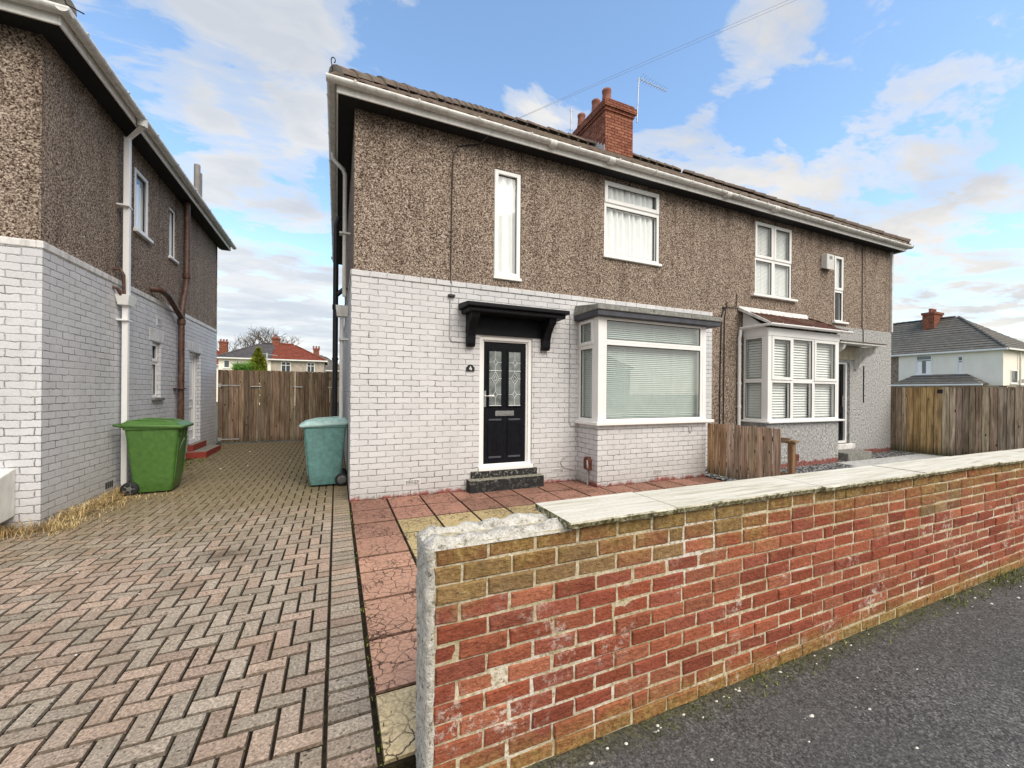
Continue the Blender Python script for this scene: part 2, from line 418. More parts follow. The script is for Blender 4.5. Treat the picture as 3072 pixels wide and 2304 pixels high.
def m_tile(name, a, b, moss=.3):
    t = T(name); p = t.pos()
    n = t.noise(p, 9, 5, .65); n2 = t.noise(p, 45, 4, .7); n3 = t.noise(p, 1.7, 5, .65)
    c = t.mix(t.ramp(n, [(.3, 0), (.7, 1)]), a, b)
    c = t.mix(t.ramp(n2, [(.3, .5), (.55, 0)]), c, tuple(x*.4 for x in a))
    c = t.mix(t.math('MULTIPLY', t.ramp(n3, [(.45, 0), (.65, 1)]), moss), c, (.19, .17, .12))
    return t.bsdf(c, .85, t.bump(n2, .5, .01), 0, .2)

def m_stack(name):
    t = T(name); p = t.pos(); uv = t.uv()
    uvd = t.vmath('ADD', uv, t.scale(t.vmath('SUBTRACT', t.noise(p, 12, 3, .6, 0, True), (.5, .5, .5)), .02))
    b = t.n('ShaderNodeTexBrick', {'Vector': uvd, 'Color1': (.24, .078, .048, 1), 'Color2': (.40, .16, .10, 1), 'Mortar': (.03, .018, .014, 1), 'Scale': 1.0,
            'Mortar Size': .009, 'Mortar Smooth': .3, 'Brick Width': .235, 'Row Height': .083, 'Bias': 0.0}, offset=.5)
    n = t.noise(p, 14, 5, .7)
    c = t.mix(t.ramp(n, [(.3, .75), (.55, 0)]), b.outputs['Color'], (.09, .035, .02))
    c = t.mix(t.ramp(t.noise(p, 30, 5, .7), [(.6, 0), (.72, .7)]), c, (.62, .42, .32))
    return t.bsdf(c, .9, t.bump(t.math('ADD', t.math('MULTIPLY', b.outputs['Fac'], -1), n), .8, .01), 0, .15)

def m_steppaint(name, base, chip):
    t = T(name); p = t.pos()
    n = t.noise(p, 24, 6, .75); z = t.sep(t.n('ShaderNodeNewGeometry').outputs['Normal'])[2]
    pz = t.sep(p)[2]
    c = t.mix(t.math('MULTIPLY', t.ramp(n, [(.53, 0), (.62, 1)]), t.mapr(pz, .12, .26, .22, 1.0)), base, chip)
    c = t.mix(t.mapr(z, .5, .9), c, t.ramp(n, [(.35, (.10, .095, .07)), (.6, (.32, .30, .24))]))
    return t.bsdf(c, .8, t.bump(n, .6, .01), 0, .3)

def m_foliage(name, a, b, rough=.6):
    t = T(name); p = t.pos(); ca = t.colattr()
    c = t.mix(t.ramp(t.noise(p, 5, 3), [(.35, 0), (.65, 1)]), a, b)
    c = t.mix(1.0, c, ca, 'MULTIPLY')
    return t.bsdf(c, rough, None, 0, .3)

def m_farwall(name, a, b, s=6):
    t = T(name); p = t.pos()
    n = t.noise(t.scale(p, (1, 1, .5)), s, 6, .7)
    return t.bsdf(t.ramp(n, [(.35, a), (.65, b)]), .9, None, 0, .1)

def m_fartile(name, a, b, row=.3):
    t = T(name); p = t.pos(); z = t.sep(p)[2]
    w = t.math('FRACT', t.math('DIVIDE', z, row*.5))
    n = t.noise(p, 3, 6, .7)
    c = t.mix(t.ramp(n, [(.3, 0), (.7, 1)]), a, b)
    c = t.mix(t.ramp(w, [(.0, 1), (.42, 0)]), c, tuple(x*.18 for x in a))
    return t.bsdf(c, .9, t.bump(w, .6, .03), 0, .15)

M = {}
M['brick'] = m_paintbrick('painted_brick', (.655, .648, .652))
M['brickL'] = m_paintbrick('painted_brick_grey', (.68, .675, .69), crack=.9, red=False)
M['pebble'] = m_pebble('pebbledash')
M['render'] = m_render('grey_render')
M['whitepaint'] = m_plain('white_painted_band', (.72, .70, .68), .7, .1, 5, .5, dirt=.5)
M['upvc'] = m_plain('white_plastic', (.83, .82, .80), .35, .03, 2)
M['upvc_old'] = m_plain('weathered_white_plastic', (.72, .71, .68), .45, .1, 3, dirt=.55)
M['gutter'] = m_plain('grey_white_gutter', (.70, .69, .66), .45, .12, 4, dirt=.4)
M['fascia'] = m_plain('white_fascia', (.88, .87, .84), .5, .04, 3, dirt=.2)
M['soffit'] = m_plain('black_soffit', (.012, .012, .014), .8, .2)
M['dark'] = m_plain('dark_interior', (.10, .10, .10), .9, .2)
M['gasket'] = m_plain('black_gasket', (.015, .015, .016), .5, .1)
M['glass'] = m_glass('window_glass', (.95, .98, .98), 1.1, .01)
M['glassbay'] = m_glass('bay_glass', (.93, .975, .96), 2.0, .05)
M['curtain'] = m_plain('net_curtain', (.95, .94, .92), .9, .03)
M['blind'] = m_plain('pale_green_blind', (.62, .66, .635), .6, .06)
M['blindW'] = m_plain('cream_blind', (.88, .87, .84), .6, .05)
M['doorblack'] = m_plain('black_door', (.006, .0065, .009), .4, .3, 12, .25, spec=.15)
M['canopy'] = m_plain('black_painted_wood', (.007, .007, .009), .5, .3, 9, .35, spec=.15)
M['slate'] = m_plain('dark_grey_paint', (.055, .058, .072), .6, .25, 6, .3)
M['concrete'] = m_plain('weathered_concrete', (.22, .22, .20), .9, .4, 14, .8, dirt=.6)
M['stepblack'] = m_steppaint('worn_black_step', (.018, .018, .018), (.36, .34, .30))
M['redstep'] = m_steppaint('red_painted_step', (.30, .05, .035), (.20, .05, .035))
M['chrome'] = m_plain('brushed_metal', (.75, .75, .74), .25, .05, 6, metal=1.0)
M['galv'] = m_plain('galvanised_metal', (.55, .54, .52), .5, .2, 14, metal=.6, dirt=.4)
M['lead'] = m_plain('lead_came', (.72, .74, .74), .4, .1, 9)
M['cable'] = m_plain('black_cable', (.012, .012, .012), .6, .1)
M['cablepaint'] = m_plain('painted_cable', (.38, .37, .37), .6, .15)
M['iron'] = m_plain('rusty_soil_pipe', (.085, .035, .02), .5, .5, 16, .4, dirt=.5)
M['ironblack'] = m_plain('black_pipe', (.018, .018, .02), .4, .3, 16)
M['rust'] = m_plain('rusty_box', (.13, .04, .025), .6, .5, 22, .5)
M['tile'] = m_tile('clay_roof_tile', (.11, .075, .06), (.22, .165, .13), .6)
M['tilered'] = m_tile('red_bay_tile', (.065, .026, .021), (.14, .058, .047), .3)
M['mortarcap'] = m_plain('ridge_mortar', (.30, .28, .25), .9, .35, 12, .8)
M['stack'] = m_stack('chimney_brick')
M['pot'] = m_plain('clay_pot', (.30, .12, .085), .8, .3, 8, .3)
M['leadflash'] = m_plain('lead_flashing', (.52, .53, .55), .5, .3, 9)
M['gbrick'] = m_gardenbrick('garden_wall_brick')
M['mortar'] = m_mortar('cream_mortar')
M['coping'] = m_coping('coping_stone')
M['rubble'] = m_rubble('white_painted_rubble')
M['paver'] = m_paver('block_paver')
M['joint'] = m_joint('mossy_joint')
M['slab'] = m_slab('crazed_slab')
M['asphalt'] = m_asphalt('asphalt')
M['gravel'] = m_gravel('gravel')
M['flag'] = m_plain('grey_flagstone', (.46, .46, .44), .85, .2, 9, .5, dirt=.4)
M['earth'] = m_plain('rough_grass_earth', (.07, .08, .035), .95, .4, 2.0, .8)
M['wood'] = m_wood('weathered_board', (.98, .95, .95))
M['woodgrey'] = m_wood('greyed_board', (1.50, 1.58, 1.68))
M['meter'] = m_plain('cream_cabinet', (.70, .69, .65), .5, .06, 5, dirt=.3)
M['binG'] = m_plain('green_bin_plastic', (.065, .15, .030), .42, .18, 16, .15, spec=.45)
M['binT'] = m_plain('teal_bin_plastic', (.125, .27, .255), .5, .22, 12, .2, spec=.4, dirt=.2)
M['binTl'] = m_plain('faded_teal_lid', (.36, .52, .49), .55, .25, 12, .2)
M['rubber'] = m_plain('black_rubber', (.014, .014, .015), .7, .2)
M['hub'] = m_plain('black_hub', (.14, .14, .14), .45, .2)
M['straw'] = m_foliage('dry_grass', (.27, .175, .07), (.56, .43, .22), .9)
M['moss'] = m_foliage('green_weeds', (.06, .09, .012), (.17, .19, .03), .9)
M['conifer'] = m_foliage('golden_conifer', (.12, .17, .02), (.46, .46, .06))
M['shrub'] = m_foliage('bright_shrub', (.07, .20, .02), (.20, .38, .06))
M['bark'] = m_plain('bare_bark', (.17, .145, .125), .95, .3, 4)
M['litter'] = m_plain('pale_pebble', (.62, .60, .54), .8, .25, 20)
M['leaf'] = m_foliage('dead_leaf', (.14, .075, .03), (.30, .19, .08), .9)
M['numblack'] = m_plain('black_plaque', (.012, .012, .013), .35, .1)
M['white'] = m_plain('white_enamel', (.82, .82, .82), .4, .03)
t = T('leaded_glass'); p_ = t.pos()
M['leadglass'] = t.bsdf(t.ramp(t.noise(p_, 9, 4), [(.3, (.10, .115, .11)), (.7, (.26, .29, .28))]), .12, t.bump(t.noise(p_, 60, 2), .25, .01), 0, .7)
M['alarm'] = m_plain('alarm_plastic', (.62, .615, .58), .45, .08, 8, dirt=.3)

# ------------------------------------------------------------------ camera
W_, H_ = 3072, 2304
cam = bpy.data.cameras.new('camera'); co = bpy.data.objects.new('camera', cam); col.objects.link(co)
f_px, yaw, hy, roll = 1207.085, .4112, 1177.5, .0078
cam.sensor_fit = 'HORIZONTAL'; cam.sensor_width = 36; cam.lens = f_px/W_*36
fw = Vector((math.sin(yaw), math.cos(yaw), 0)); rt = Vector((math.cos(yaw), -math.sin(yaw), 0)); up = Vector((0, 0, 1))
# image roll: photo x' = a cos - b sin (clockwise in picture)
r2 = rt*math.cos(roll) + up*math.sin(roll); u2 = -rt*math.sin(roll) + up*math.cos(roll)
m = Matrix((( r2.x, u2.x, -fw.x, 0), (r2.y, u2.y, -fw.y, 0), (r2.z, u2.z, -fw.z, 0), (0, 0, 0, 1)))
m.translation = Vector((-.177, -6.0155, 1.5339))
co.matrix_world = m
cam.shift_y = (hy-H_/2)/W_
cam.clip_start = .05; cam.clip_end = 2000
scene.camera = co

# ------------------------------------------------------------------ world and sun
SUN_EL, SUN_AZ = math.radians(46), math.radians(162)   # azimuth measured clockwise from +Y
w = bpy.data.worlds.new('World'); scene.world = w; w.use_nodes = True
class TW(T):
    def __init__(s, tree): s.t = tree
t = TW(w.node_tree); w.node_tree.nodes.clear()
wout = t.n('ShaderNodeOutputWorld')
sky = t.n('ShaderNodeTexSky', sky_type='NISHITA', sun_disc=False, sun_elevation=SUN_EL, sun_rotation=SUN_AZ, air_density=1.0, dust_density=.6, ozone_density=1.6)
d = t.n('ShaderNodeTexCoord').outputs['Generated']
d = t.vmath('NORMALIZE', d)
dx, dy, dz = t.sep(d)
k = t.math('DIVIDE', 1.0, t.math('ADD', t.math('MAXIMUM', dz, 0.0), .10))
comb = t.n('ShaderNodeCombineXYZ', {0: t.math('MULTIPLY', dx, k), 1: t.math('MULTIPLY', dy, k), 2: 0.3})
pv = comb.outputs[0]
pv = t.scale(pv, (.80, 1.25, 1.0))
pw = t.vmath('ADD', pv, t.scale(t.noise(pv, 1.8, 3, .5, 0, True), .28))
n1 = t.noise(pw, 2.5, 9, .58); n2 = t.noise(pw, 8.0, 6, .6)
dens = t.math('ADD', n1, t.math('MULTIPLY', t.math('SUBTRACT', n2, .5), .26))
blobs = [((-.192, .786, .587), 12, .05), ((-.05, .78, .623), 8, .10), ((-.13, .83, .535), 5, -.12), ((-.26, .80, .53), 5, -.10), ((-.165, .883, .439), 9, .12), ((-.10, .90, .42), 8, .12), ((-.075, .84, .53), 6, .14), ((-.215, .83, .515), 7, .10), ((-.14, .86, .485), 4, -.10),
         ((.629, .459, .628), 7, .10), ((.749, .338, .57), 10, .03), ((.379, .71, .594), 6, .14), ((.916, .346, .2), 14, .10), ((.874, .331, .357), 10, .04),
         ((.782, .493, .381), 8, .12), ((-.115, .98, .161), 14, .26), ((.62, .62, .42), 8, .14),
         ((.29, .691, .662), 11, -.16), ((.537, .541, .647), 9, -.16), ((.70, .52, .50), 9, -.08), ((.82, .40, .42), 7, -.05), ((-.09, .92, .33), 7, -.14), ((.45, .65, .61), 6, -.10)]
for c3, deg, wt in blobs:
    v = Vector(c3).normalized()
    dot = t.n('ShaderNodeVectorMath', {0: d, 1: tuple(v)}, operation='DOT_PRODUCT').outputs['Value']
    dens = t.math('ADD', dens, t.math('MULTIPLY', t.mapr(dot, math.cos(math.radians(deg)), 1.0), wt))
dens = t.math('ADD', dens, t.math('MULTIPLY', t.mapr(dz, .18, .0), .16))
dens = t.math('ADD', dens, t.math('MULTIPLY', t.mapr(dy, .05, -.35), .30))
mask = t.ramp(dens, [(.515, 0), (.585, .52), (.69, .93)], 'EASE')
shade = t.noise(t.vmath('ADD', pw, (.06, .05, 0)), 1.6, 5, .55)
ccol = t.ramp(t.math('ADD', t.math('MULTIPLY', shade, .75), t.math('MULTIPLY', t.math('SUBTRACT', dens, .5), -.35)), [(.20, (.66, .69, .74)), (.32, (.84, .845, .85)), (.46, (.96, .94, .905))])
ccol = t.mix(t.mapr(dy, .05, -.35), ccol, (1.02, .98, .92))
ccol = t.mix(t.mapr(dx, .2, .95), ccol, t.mix(1.0, ccol, (1.06, 1.0, .92), 'MULTIPLY'))
SKY_K = .15
skyc = t.scale(sky.outputs[0], SKY_K)
hs = t.n('ShaderNodeHueSaturation', {'Hue': .495, 'Saturation': 1.02, 'Value': 2.15, 'Color': skyc})
final = t.mix(mask, hs.outputs[0], ccol)
bg = t.n('ShaderNodeBackground', {'Color': final, 'Strength': 1.0})
t.t.links.new(bg.outputs[0], wout.inputs[0])

sun = bpy.data.lights.new('sun', 'SUN'); so = bpy.data.objects.new('sun', sun); col.objects.link(so)
sun.energy = 3.35; sun.angle = math.radians(45); sun.color = (1, .94, .855)
sd = Vector((math.sin(SUN_AZ)*math.cos(SUN_EL), math.cos(SUN_AZ)*math.cos(SUN_EL), math.sin(SUN_EL)))
so.rotation_euler = (-sd).to_track_quat('-Z', 'Y').to_euler()
scene.view_settings.view_transform = 'Standard'; scene.view_settings.look = 'None'; scene.view_settings.exposure = 0
scene.cycles.max_bounces = 8; scene.cycles.transparent_max_bounces = 12
try: scene.cycles.use_denoising = True
except Exception: pass

# ------------------------------------------------------------------ ground
gz = lambda y: .011*max(0.0, y)
g = MB(); g.face([(-600, -600, -.14), (600, -600, -.14), (600, 600, -.14), (-600, 600, -.14)])
struct(g.build('ground', M['earth']))
g = MB(); g.face([(-40, -10, -.06), (40, -10, -.06), (40, -4.4, -.06), (-40, -4.4, -.06)], out=(0, 0, 1))
g.box(-40, 40, -10.12, -10, -.2, -.055, 0)
struct(g.build('pavement', M['asphalt']))
g = MB(); g.face([(-60, -17, -.13), (60, -17, -.13), (60, -10.1, -.13), (-60, -10.1, -.13)], out=(0, 0, 1))
struct(g.build('road', M['asphalt']))

# driveway: individual block pavers on a mossy bed
def paver(mb, x0, x1, y0, y1, cc):
    j = .004; ch = .0058
    x0 += j; x1 -= j; y0 += j; y1 -= j
    dz = R.uniform(-.0025, .0025); tx = R.uniform(-.004, .004); ty = R.uniform(-.004, .004)
    def P(x, y, inset):
        z = gz(y) + dz + tx*(x-x0)/.2 + ty*(y-y0)/.2
        return Vector((x, y, z - inset))
    o = [P(x0, y0, .016), P(x1, y0, .016), P(x1, y1, .016), P(x0, y1, .016)]
    i = [P(x0+ch, y0+ch, 0), P(x1-ch, y0+ch, 0), P(x1-ch, y1-ch, 0), P(x0+ch, y1-ch, 0)]
    mb.face(i, 0, cc)
    for a in range(4):
        b = (a+1) % 4
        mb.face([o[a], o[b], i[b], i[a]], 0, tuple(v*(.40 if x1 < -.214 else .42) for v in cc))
greys = [(.395, .33, .26), (.425, .355, .28), (.35, .30, .235), (.41, .33, .255), (.375, .31, .24)]
pinks = [(.44, .315, .24), (.41, .295, .225), (.47, .345, .26), (.40, .305, .235)]
def pcol(x, y):
    n = mnoise.noise(Vector((x*.75, y*.75, 3.1))) + .9*mnoise.noise(Vector((x*3.1, y*3.1, 7.7)))
    pk = n + R.uniform(-.55, .55) + (.18 if x < -1.7 else -.04)
    if y > .5: pk -= .3
    c = R.choice(pinks) if pk > .12 else R.choice(greys)
    g_ = (.395, .325, .258); f_ = .30; c = tuple(a*(1-f_)+b*f_ for a, b in zip(c, g_))
    k = R.uniform(.86, 1.12); return (c[0]*k, c[1]*k, c[2]*k)
g = MB(); u = .1015
X1, X0, Y0, Y1 = -.215, -3.34, -5.3, 7.35
ni, nj = int((X1-X0)/u)+3, int((Y1-Y0)/u)+3
for a in range(-2, ni):
    for b in range(-2, nj):
        r_ = (a-b) % 4
        if r_ == 0: cx0, cx1, cy0, cy1 = a, a+2, b, b+1
        elif r_ == 3: cx0, cx1, cy0, cy1 = a, a+1, b, b+2
        else: continue
        x0, x1, y0, y1 = X1-(ni-3-cx0)*u, X1-(ni-3-cx1)*u, Y0+cy0*u, Y0+cy1*u
        x0, x1, y0, y1 = max(x0, X0), min(x1, X1), max(y0, Y0), min(y1, Y1)
        if x1-x0 < .03 or y1-y0 < .03: continue
        if x0 < -3.14 and y1 > .1: continue
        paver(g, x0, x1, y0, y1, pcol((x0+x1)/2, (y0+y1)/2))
y = Y0
while y < 7.3:
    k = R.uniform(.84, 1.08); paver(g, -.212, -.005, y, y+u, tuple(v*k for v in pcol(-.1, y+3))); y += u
nb = len(g.f)
g.grid([[Vector((x, yy, gz(yy)-.012)) for x in (-3.6, 0.0)] for yy in (-5.35, 0, 4, 7.4)], 1)
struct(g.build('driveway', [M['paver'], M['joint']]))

# patio: crazed slabs
g = MB()
red = (.35, .185, .135); yel = (.43, .325, .175)
xs = [.004]+[.022 + .468*i for i in range(1, 14)]
ys = [0.62, .05, -.52, -1.055, -1.555, -2.06, -2.40, -2.89, -3.39, -3.87, -4.29]
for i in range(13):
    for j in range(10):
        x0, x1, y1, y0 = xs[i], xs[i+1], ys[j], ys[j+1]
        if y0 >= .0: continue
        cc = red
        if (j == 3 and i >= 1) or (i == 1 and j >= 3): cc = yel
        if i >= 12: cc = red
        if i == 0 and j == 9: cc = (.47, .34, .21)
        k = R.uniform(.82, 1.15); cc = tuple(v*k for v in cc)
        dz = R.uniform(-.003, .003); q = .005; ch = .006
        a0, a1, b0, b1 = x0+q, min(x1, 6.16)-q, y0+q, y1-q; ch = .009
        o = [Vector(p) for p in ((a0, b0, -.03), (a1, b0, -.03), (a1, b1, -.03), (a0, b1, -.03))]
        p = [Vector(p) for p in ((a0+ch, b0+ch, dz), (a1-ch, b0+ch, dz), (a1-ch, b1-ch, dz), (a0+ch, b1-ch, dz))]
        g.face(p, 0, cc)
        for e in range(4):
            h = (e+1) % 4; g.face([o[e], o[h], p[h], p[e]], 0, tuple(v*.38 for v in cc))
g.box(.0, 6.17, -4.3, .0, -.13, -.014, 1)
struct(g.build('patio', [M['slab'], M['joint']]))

# neighbour's front plot: gravel and flag path
g = MB(); g.face([(6.19, -4.3, -.004), (14.0, -4.3, -.004), (14.0, .03, -.004), (6.19, .03, -.004)], out=(0, 0, 1))
g.box(6.19, 14, -4.29, .02, -.13, -.012)
struct(g.build('gravel', M['gravel']))
g = MB()
for i, (x0, x1) in enumerate([(9.9, 10.85), (10.86, 11.8), (11.81, 12.75), (12.76, 13.8)]):
    for (y0, y1) in ((-1.38, -1.0), (-.99, -.64)):
        if i == 0 and y0 > -1: x0 = 10.1
        g.box(x0, x1-.012, y0, y1-.012, -.03, .018+R.uniform(-.003, .003))
struct(g.build('path', M['flag'], bevel=.006))

# ------------------------------------------------------------------ reusable building parts
def window(parent, F, u0, u1, z0, z1, cells, d=.02, b=.05, ob=.045, label=None, sill=None, glass='glass', curtain=None, blind=None, frame='upvc', cd=.16, depth=.075):
    """frame with cells [(u0,u1,z0,z1,opening)] in absolute coordinates, panes as sub-parts"""
    mb = MB()
    for (a, b_, c, e, op) in cells:
        mb.ringF(F, a, b_, c, e, ob, d, d+depth)
        if op: mb.ringF(F, a+.012, b_-.012, c+.012, e-.012, ob+.012, d-.016, d+.002)
        k = ob + (.012 if op else 0) + (.012 if op else 0)
        mb.ringF(F, a+k, b_-k, c+k, e-k, .009, d+.012, d+.03, 1)
    o = mb.build('window', [M[frame], M['gasket']], parent, bevel=.004)
    if label: o['label'] = label
    pm = MB()
    for (a, b_, c, e, op) in cells:
        pm = MB()
        pm.face([F.P(a+.04, c+.04, d+.026), F.P(b_-.04, c+.04, d+.026), F.P(b_-.04, e-.04, d+.026), F.P(a+.04, e-.04, d+.026)], out=-F.D)
        pm.build('pane', M[glass], o)
    if sill:
        s0, s1, zt, prj = sill
        sm = MB(); sm.boxF(F, s0, s1, zt-.05, zt, d-prj, d+.02); sm.build('sill', M[frame], o, bevel=.005)
    if curtain:
        for (c0, c1, cz0, cz1) in curtain:
            rows = []; n = int((c1-c0)/.012)+2; ph = R.uniform(0, 6)
            for z in (cz0, (cz0+cz1)/2, cz1):
                rows.append([F.P(c0+(c1-c0)*i/n, z, d+cd+.030*math.sin(ph+i*.55+.9*math.sin(i*.23))+.008*math.sin(i*2.3)) for i in range(n+1)])
            cm = MB(); cm.grid(rows, smooth=True); cm.build('curtain', M['curtain'], o)
    if blind:
        for (c0, c1, cz0, cz1, pitch, mat, tilt) in blind:
            bm = MB(); z = cz0
            hw = pitch*.56
            while z < cz1:
                dz = hw*math.sin(tilt); dd = hw*math.cos(tilt)
                bm.face([F.P(c0, z-dz, d+cd-dd), F.P(c1, z-dz, d+cd-dd), F.P(c1, z+dz, d+cd+dd), F.P(c0, z+dz, d+cd+dd)], out=(0, 0, 1))
                z += pitch
            nst = max(2, int((c1-c0)/.55))
            for i in range(nst):
                uu = c0 + (c1-c0)*(i+.5)/nst
                bm.boxF(F, uu-.004, uu+.004, cz0, cz1, d+cd-hw-.004, d+cd-hw-.001)
            bm.build('blind', M[mat], o)
    return o

def roof_slope(mb, A, B, inw, hipA, hipB, slope, smax, m=0, row=.28, step=.022, roll=.30, amp=.022, du=.05, taper=1.0):
    """tiled slope above eave A-B; inset s runs inwards, hips cut 45 degrees"""
    A, B, inw = Vector(A), Vector(B), Vector(inw); L = (B-A).length; ux = (B-A)/L
    h = row/math.sqrt(1+slope*slope); s = 0.0; r_i = 0
    while s < smax-1e-4:
        s1 = min(s+h, smax); rows = []
        for ss, lift in ((s, step), (s1+.02 if s1 < smax else s1, .0)):
            a = (ss*taper if hipA else 0.0); b = L-(ss*taper if hipB else 0.0)
            if b < a: a = b = (a+b)/2
            n = max(2, int((L)/du)); row_ = []
            for i in range(n+1):
                u_ = a+(b-a)*i/n
                ph = (u_/roll) % 1.0
                w_ = amp*(max(0.0, math.sin(ph*2*math.pi)) ** .7)
                jit = .004*mnoise.noise(Vector((math.floor(u_/roll)*3.1, r_i*2.7, A.x+A.y)))*2
                row_.append(A+ux*u_+inw*ss+Vector((0, 0, ss*slope+lift+w_+jit)))
            rows.append(row_)
        mb.grid(rows, m)
        # front lip of this course
        lip = [p-Vector((0, 0, step+.012)) for p in rows[0]]
        mb.grid([lip, rows[0]], m)
        s = s1; r_i += 1

def ridge_tiles(mb, p0, p1, r=.11, l=.32, m=0):
    p0, p1 = Vector(p0), Vector(p1); d_ = p1-p0; n = max(1, int(d_.length/l)); d_.normalize()
    for i in range(n):
        a = p0+d_*(l*i); b = a+d_*(l+.03); j = R.uniform(-.012, .012)
        side = d_.cross(Vector((0, 0, 1))).normalized(); upv = side.cross(d_)
        rows = []
        for p, k in ((a, 1.12), (b, .94)):
            rows.append([p+(side*math.cos(t_)+upv*math.sin(t_))*r*k+Vector((0, 0, j+.01*k)) for t_ in [math.pi*q/6 for q in range(7)]])
        mb.grid(rows, m)
        for k, row_ in enumerate(rows):
            mb.face(row_+[row_[-1]-upv*.05, row_[0]-upv*.05], 1 if k == 0 else m)

def gutter_run(mb, A, B, out, z, r=.058, m=0, mb2=None, br=.85):
    """half-round gutter from A to B (xy); out = unit outward; z = rim height"""
    A, B, out = Vector((*A, z)), Vector((*B, z)), Vector(out)
    prof = []
    for k in range(9):
        a = math.pi*k/8; prof.append((math.cos(a)*r, -math.sin(a)*r))
    prof_in = [(x*.9, y_*.9) for x, y_ in reversed(prof)]
    full = prof+prof_in
    def row(P): return [P+out*x+Vector((0, 0, y_)) for x, y_ in full]
    ra, rb = row(A), row(B)
    mb.grid([ra, rb], m, None, True, close=True)
    mb.face(ra[:9], m); mb.face(rb[:9], m)
    d_ = B-A; L = d_.length; d_.normalize(); k = .35
    while k < L:
        P = A+d_*k
        for (x, y_), (x2, y2) in zip(prof[:-1], prof[1:]):
            s_ = 1.09
            q = [P+out*x*s_+Vector((0, 0, y_*s_)), P+out*x2*s_+Vector((0, 0, y2*s_))]
            mb.face([q[0]-d_*.014, q[1]-d_*.014, q[1]+d_*.014, q[0]+d_*.014], m)
        mb.boxF(Fr(P, d_, -out), -.014, .014, -.004, .012, -r*1.12, r*1.12, m)
        k += br*R.uniform(.93, 1.07)

# ------------------------------------------------------------------ the semi-detached pair
F0 = Fr((0, 0, 0), (1, 0, 0), (0, 1, 0))                 # front, y = 0
FS = Fr((0, 0, 0), (0, 1, 0), (1, 0, 0))                 # left flank, x = 0
XP = 6.98; XE = 13.86; YD = 7.5; ZB = 3.15; ZT = 5.56
house = thing('semi_detached_house', 'semi-detached house with white painted brick below, pebbledash above and a black front door', 'house', (0, 0, 0))
nbr = thing('semi_detached_house', 'adjoining semi-detached house with pebbledash upper storey, grey rendered entrance and tiled white bay', 'house', (XP, 0, 0))

h_door = (1.885, 2.812, .305, 2.428); h_n = (2.122, 2.597, 3.41, 5.14); h_b = (4.262, 5.572, 4.045, 5.425); h_bay = (3.85, 6.0, 1.0, 2.75)
mb = MB()
mb.sheet(F0, 0, XP, -.05, ZB, [h_door, h_bay], 0, .10)
mb.sheet(FS, 0, YD, -.05, ZB)
mb.sheet(Fr((0, YD, 0), (1, 0, 0), (0, -1, 0)), 0, XP, -.05, ZB)
mb.build('wall', M['brick'], house)['label'] = 'white painted brick lower wall'
mb = MB()
mb.boxF(F0, -.012, XP, ZB, 3.232, -.012, .05); mb.boxF(FS, .05, YD, ZB, 3.232, -.012, .05)
o = mb.build('band_course', M['brick'], house, bevel=.006)
mb = MB()
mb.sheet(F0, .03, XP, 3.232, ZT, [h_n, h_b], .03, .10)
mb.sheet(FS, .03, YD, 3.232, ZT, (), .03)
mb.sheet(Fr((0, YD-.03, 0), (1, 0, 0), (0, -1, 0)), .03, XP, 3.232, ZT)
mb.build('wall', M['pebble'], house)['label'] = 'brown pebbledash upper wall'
mb = MB(); mb.box(.05, XP-.05, .3, YD-.1, 2.72, 2.85); mb.box(.05, XP-.05, .3, YD-.1, -.02, .2); mb.box(XP-.1, XP-.04, .15, YD-.1, .2, 5.5)
mb.box(.06, XP-.1, .12, YD-.1, ZT-.03, ZT); mb.box(3.0, 3.1, .2, YD-.1, .2, 5.5)
mb.build('inner_floor', M['dark'], house)

# neighbour walls
h2w = (8.325, 9.605, 3.75, 5.405); h2n = (11.29, 11.685, 3.385, 5.06); h2d = (11.0, 11.93, .30, 2.39); h2b = (8.0, 10.3, 1.02, 2.72)
mb = MB()
XR = 10.36
mb.sheet(F0, XP, XE, 3.262, ZT, [h2w, h2n], .03, .10)
mb.sheet(F0, XP, XR, -.05, 3.262, [h2b], .03, .10)
FE = Fr((XE, 0, 0), (0, 1, 0), (-1, 0, 0))
mb.sheet(FE, .03, YD, 3.262, ZT); mb.sheet(Fr((0, YD, 0), (1, 0, 0), (0, -1, 0)), XP, XE, -.05, ZT)
mb.build('wall', M['pebble'], nbr)['label'] = 'brown pebbledash wall'
mb = MB()
mb.sheet(F0, XR, XE+.02, -.05, 3.262, [h2d], 0, .16)
mb.face([F0.P(XR, 3.262, 0), F0.P(XE+.02, 3.262, 0), F0.P(XE+.02, 3.275, .03), F0.P(XR, 3.275, .03)], out=(0, -1, 1))
mb.sheet(Fr((XE+.02, 0, 0), (0, 1, 0), (-1, 0, 0)), 0, YD, -.05, 3.262)
mb.face([F0.P(XR, -.05, 0), F0.P(XR, 3.262, 0), F0.P(XR, 3.262, .03), F0.P(XR, -.05, .03)], out=(-1, 0, 0))
mb.build('wall', M['render'], nbr)['label'] = 'grey rendered wall around the entrance'
mb = MB(); mb.box(XP+.05, XE-.05, .3, YD-.1, 2.72, 2.85); mb.box(XP+.05, XE-.05, .3, YD-.1, -.02, .2); mb.box(XP+.05, XE-.05, .12, YD-.1, ZT-.03, ZT); mb.box(10.6, 10.7, .2, YD-.1, .2, 5.5)
mb.build('inner_floor', M['dark'], nbr)

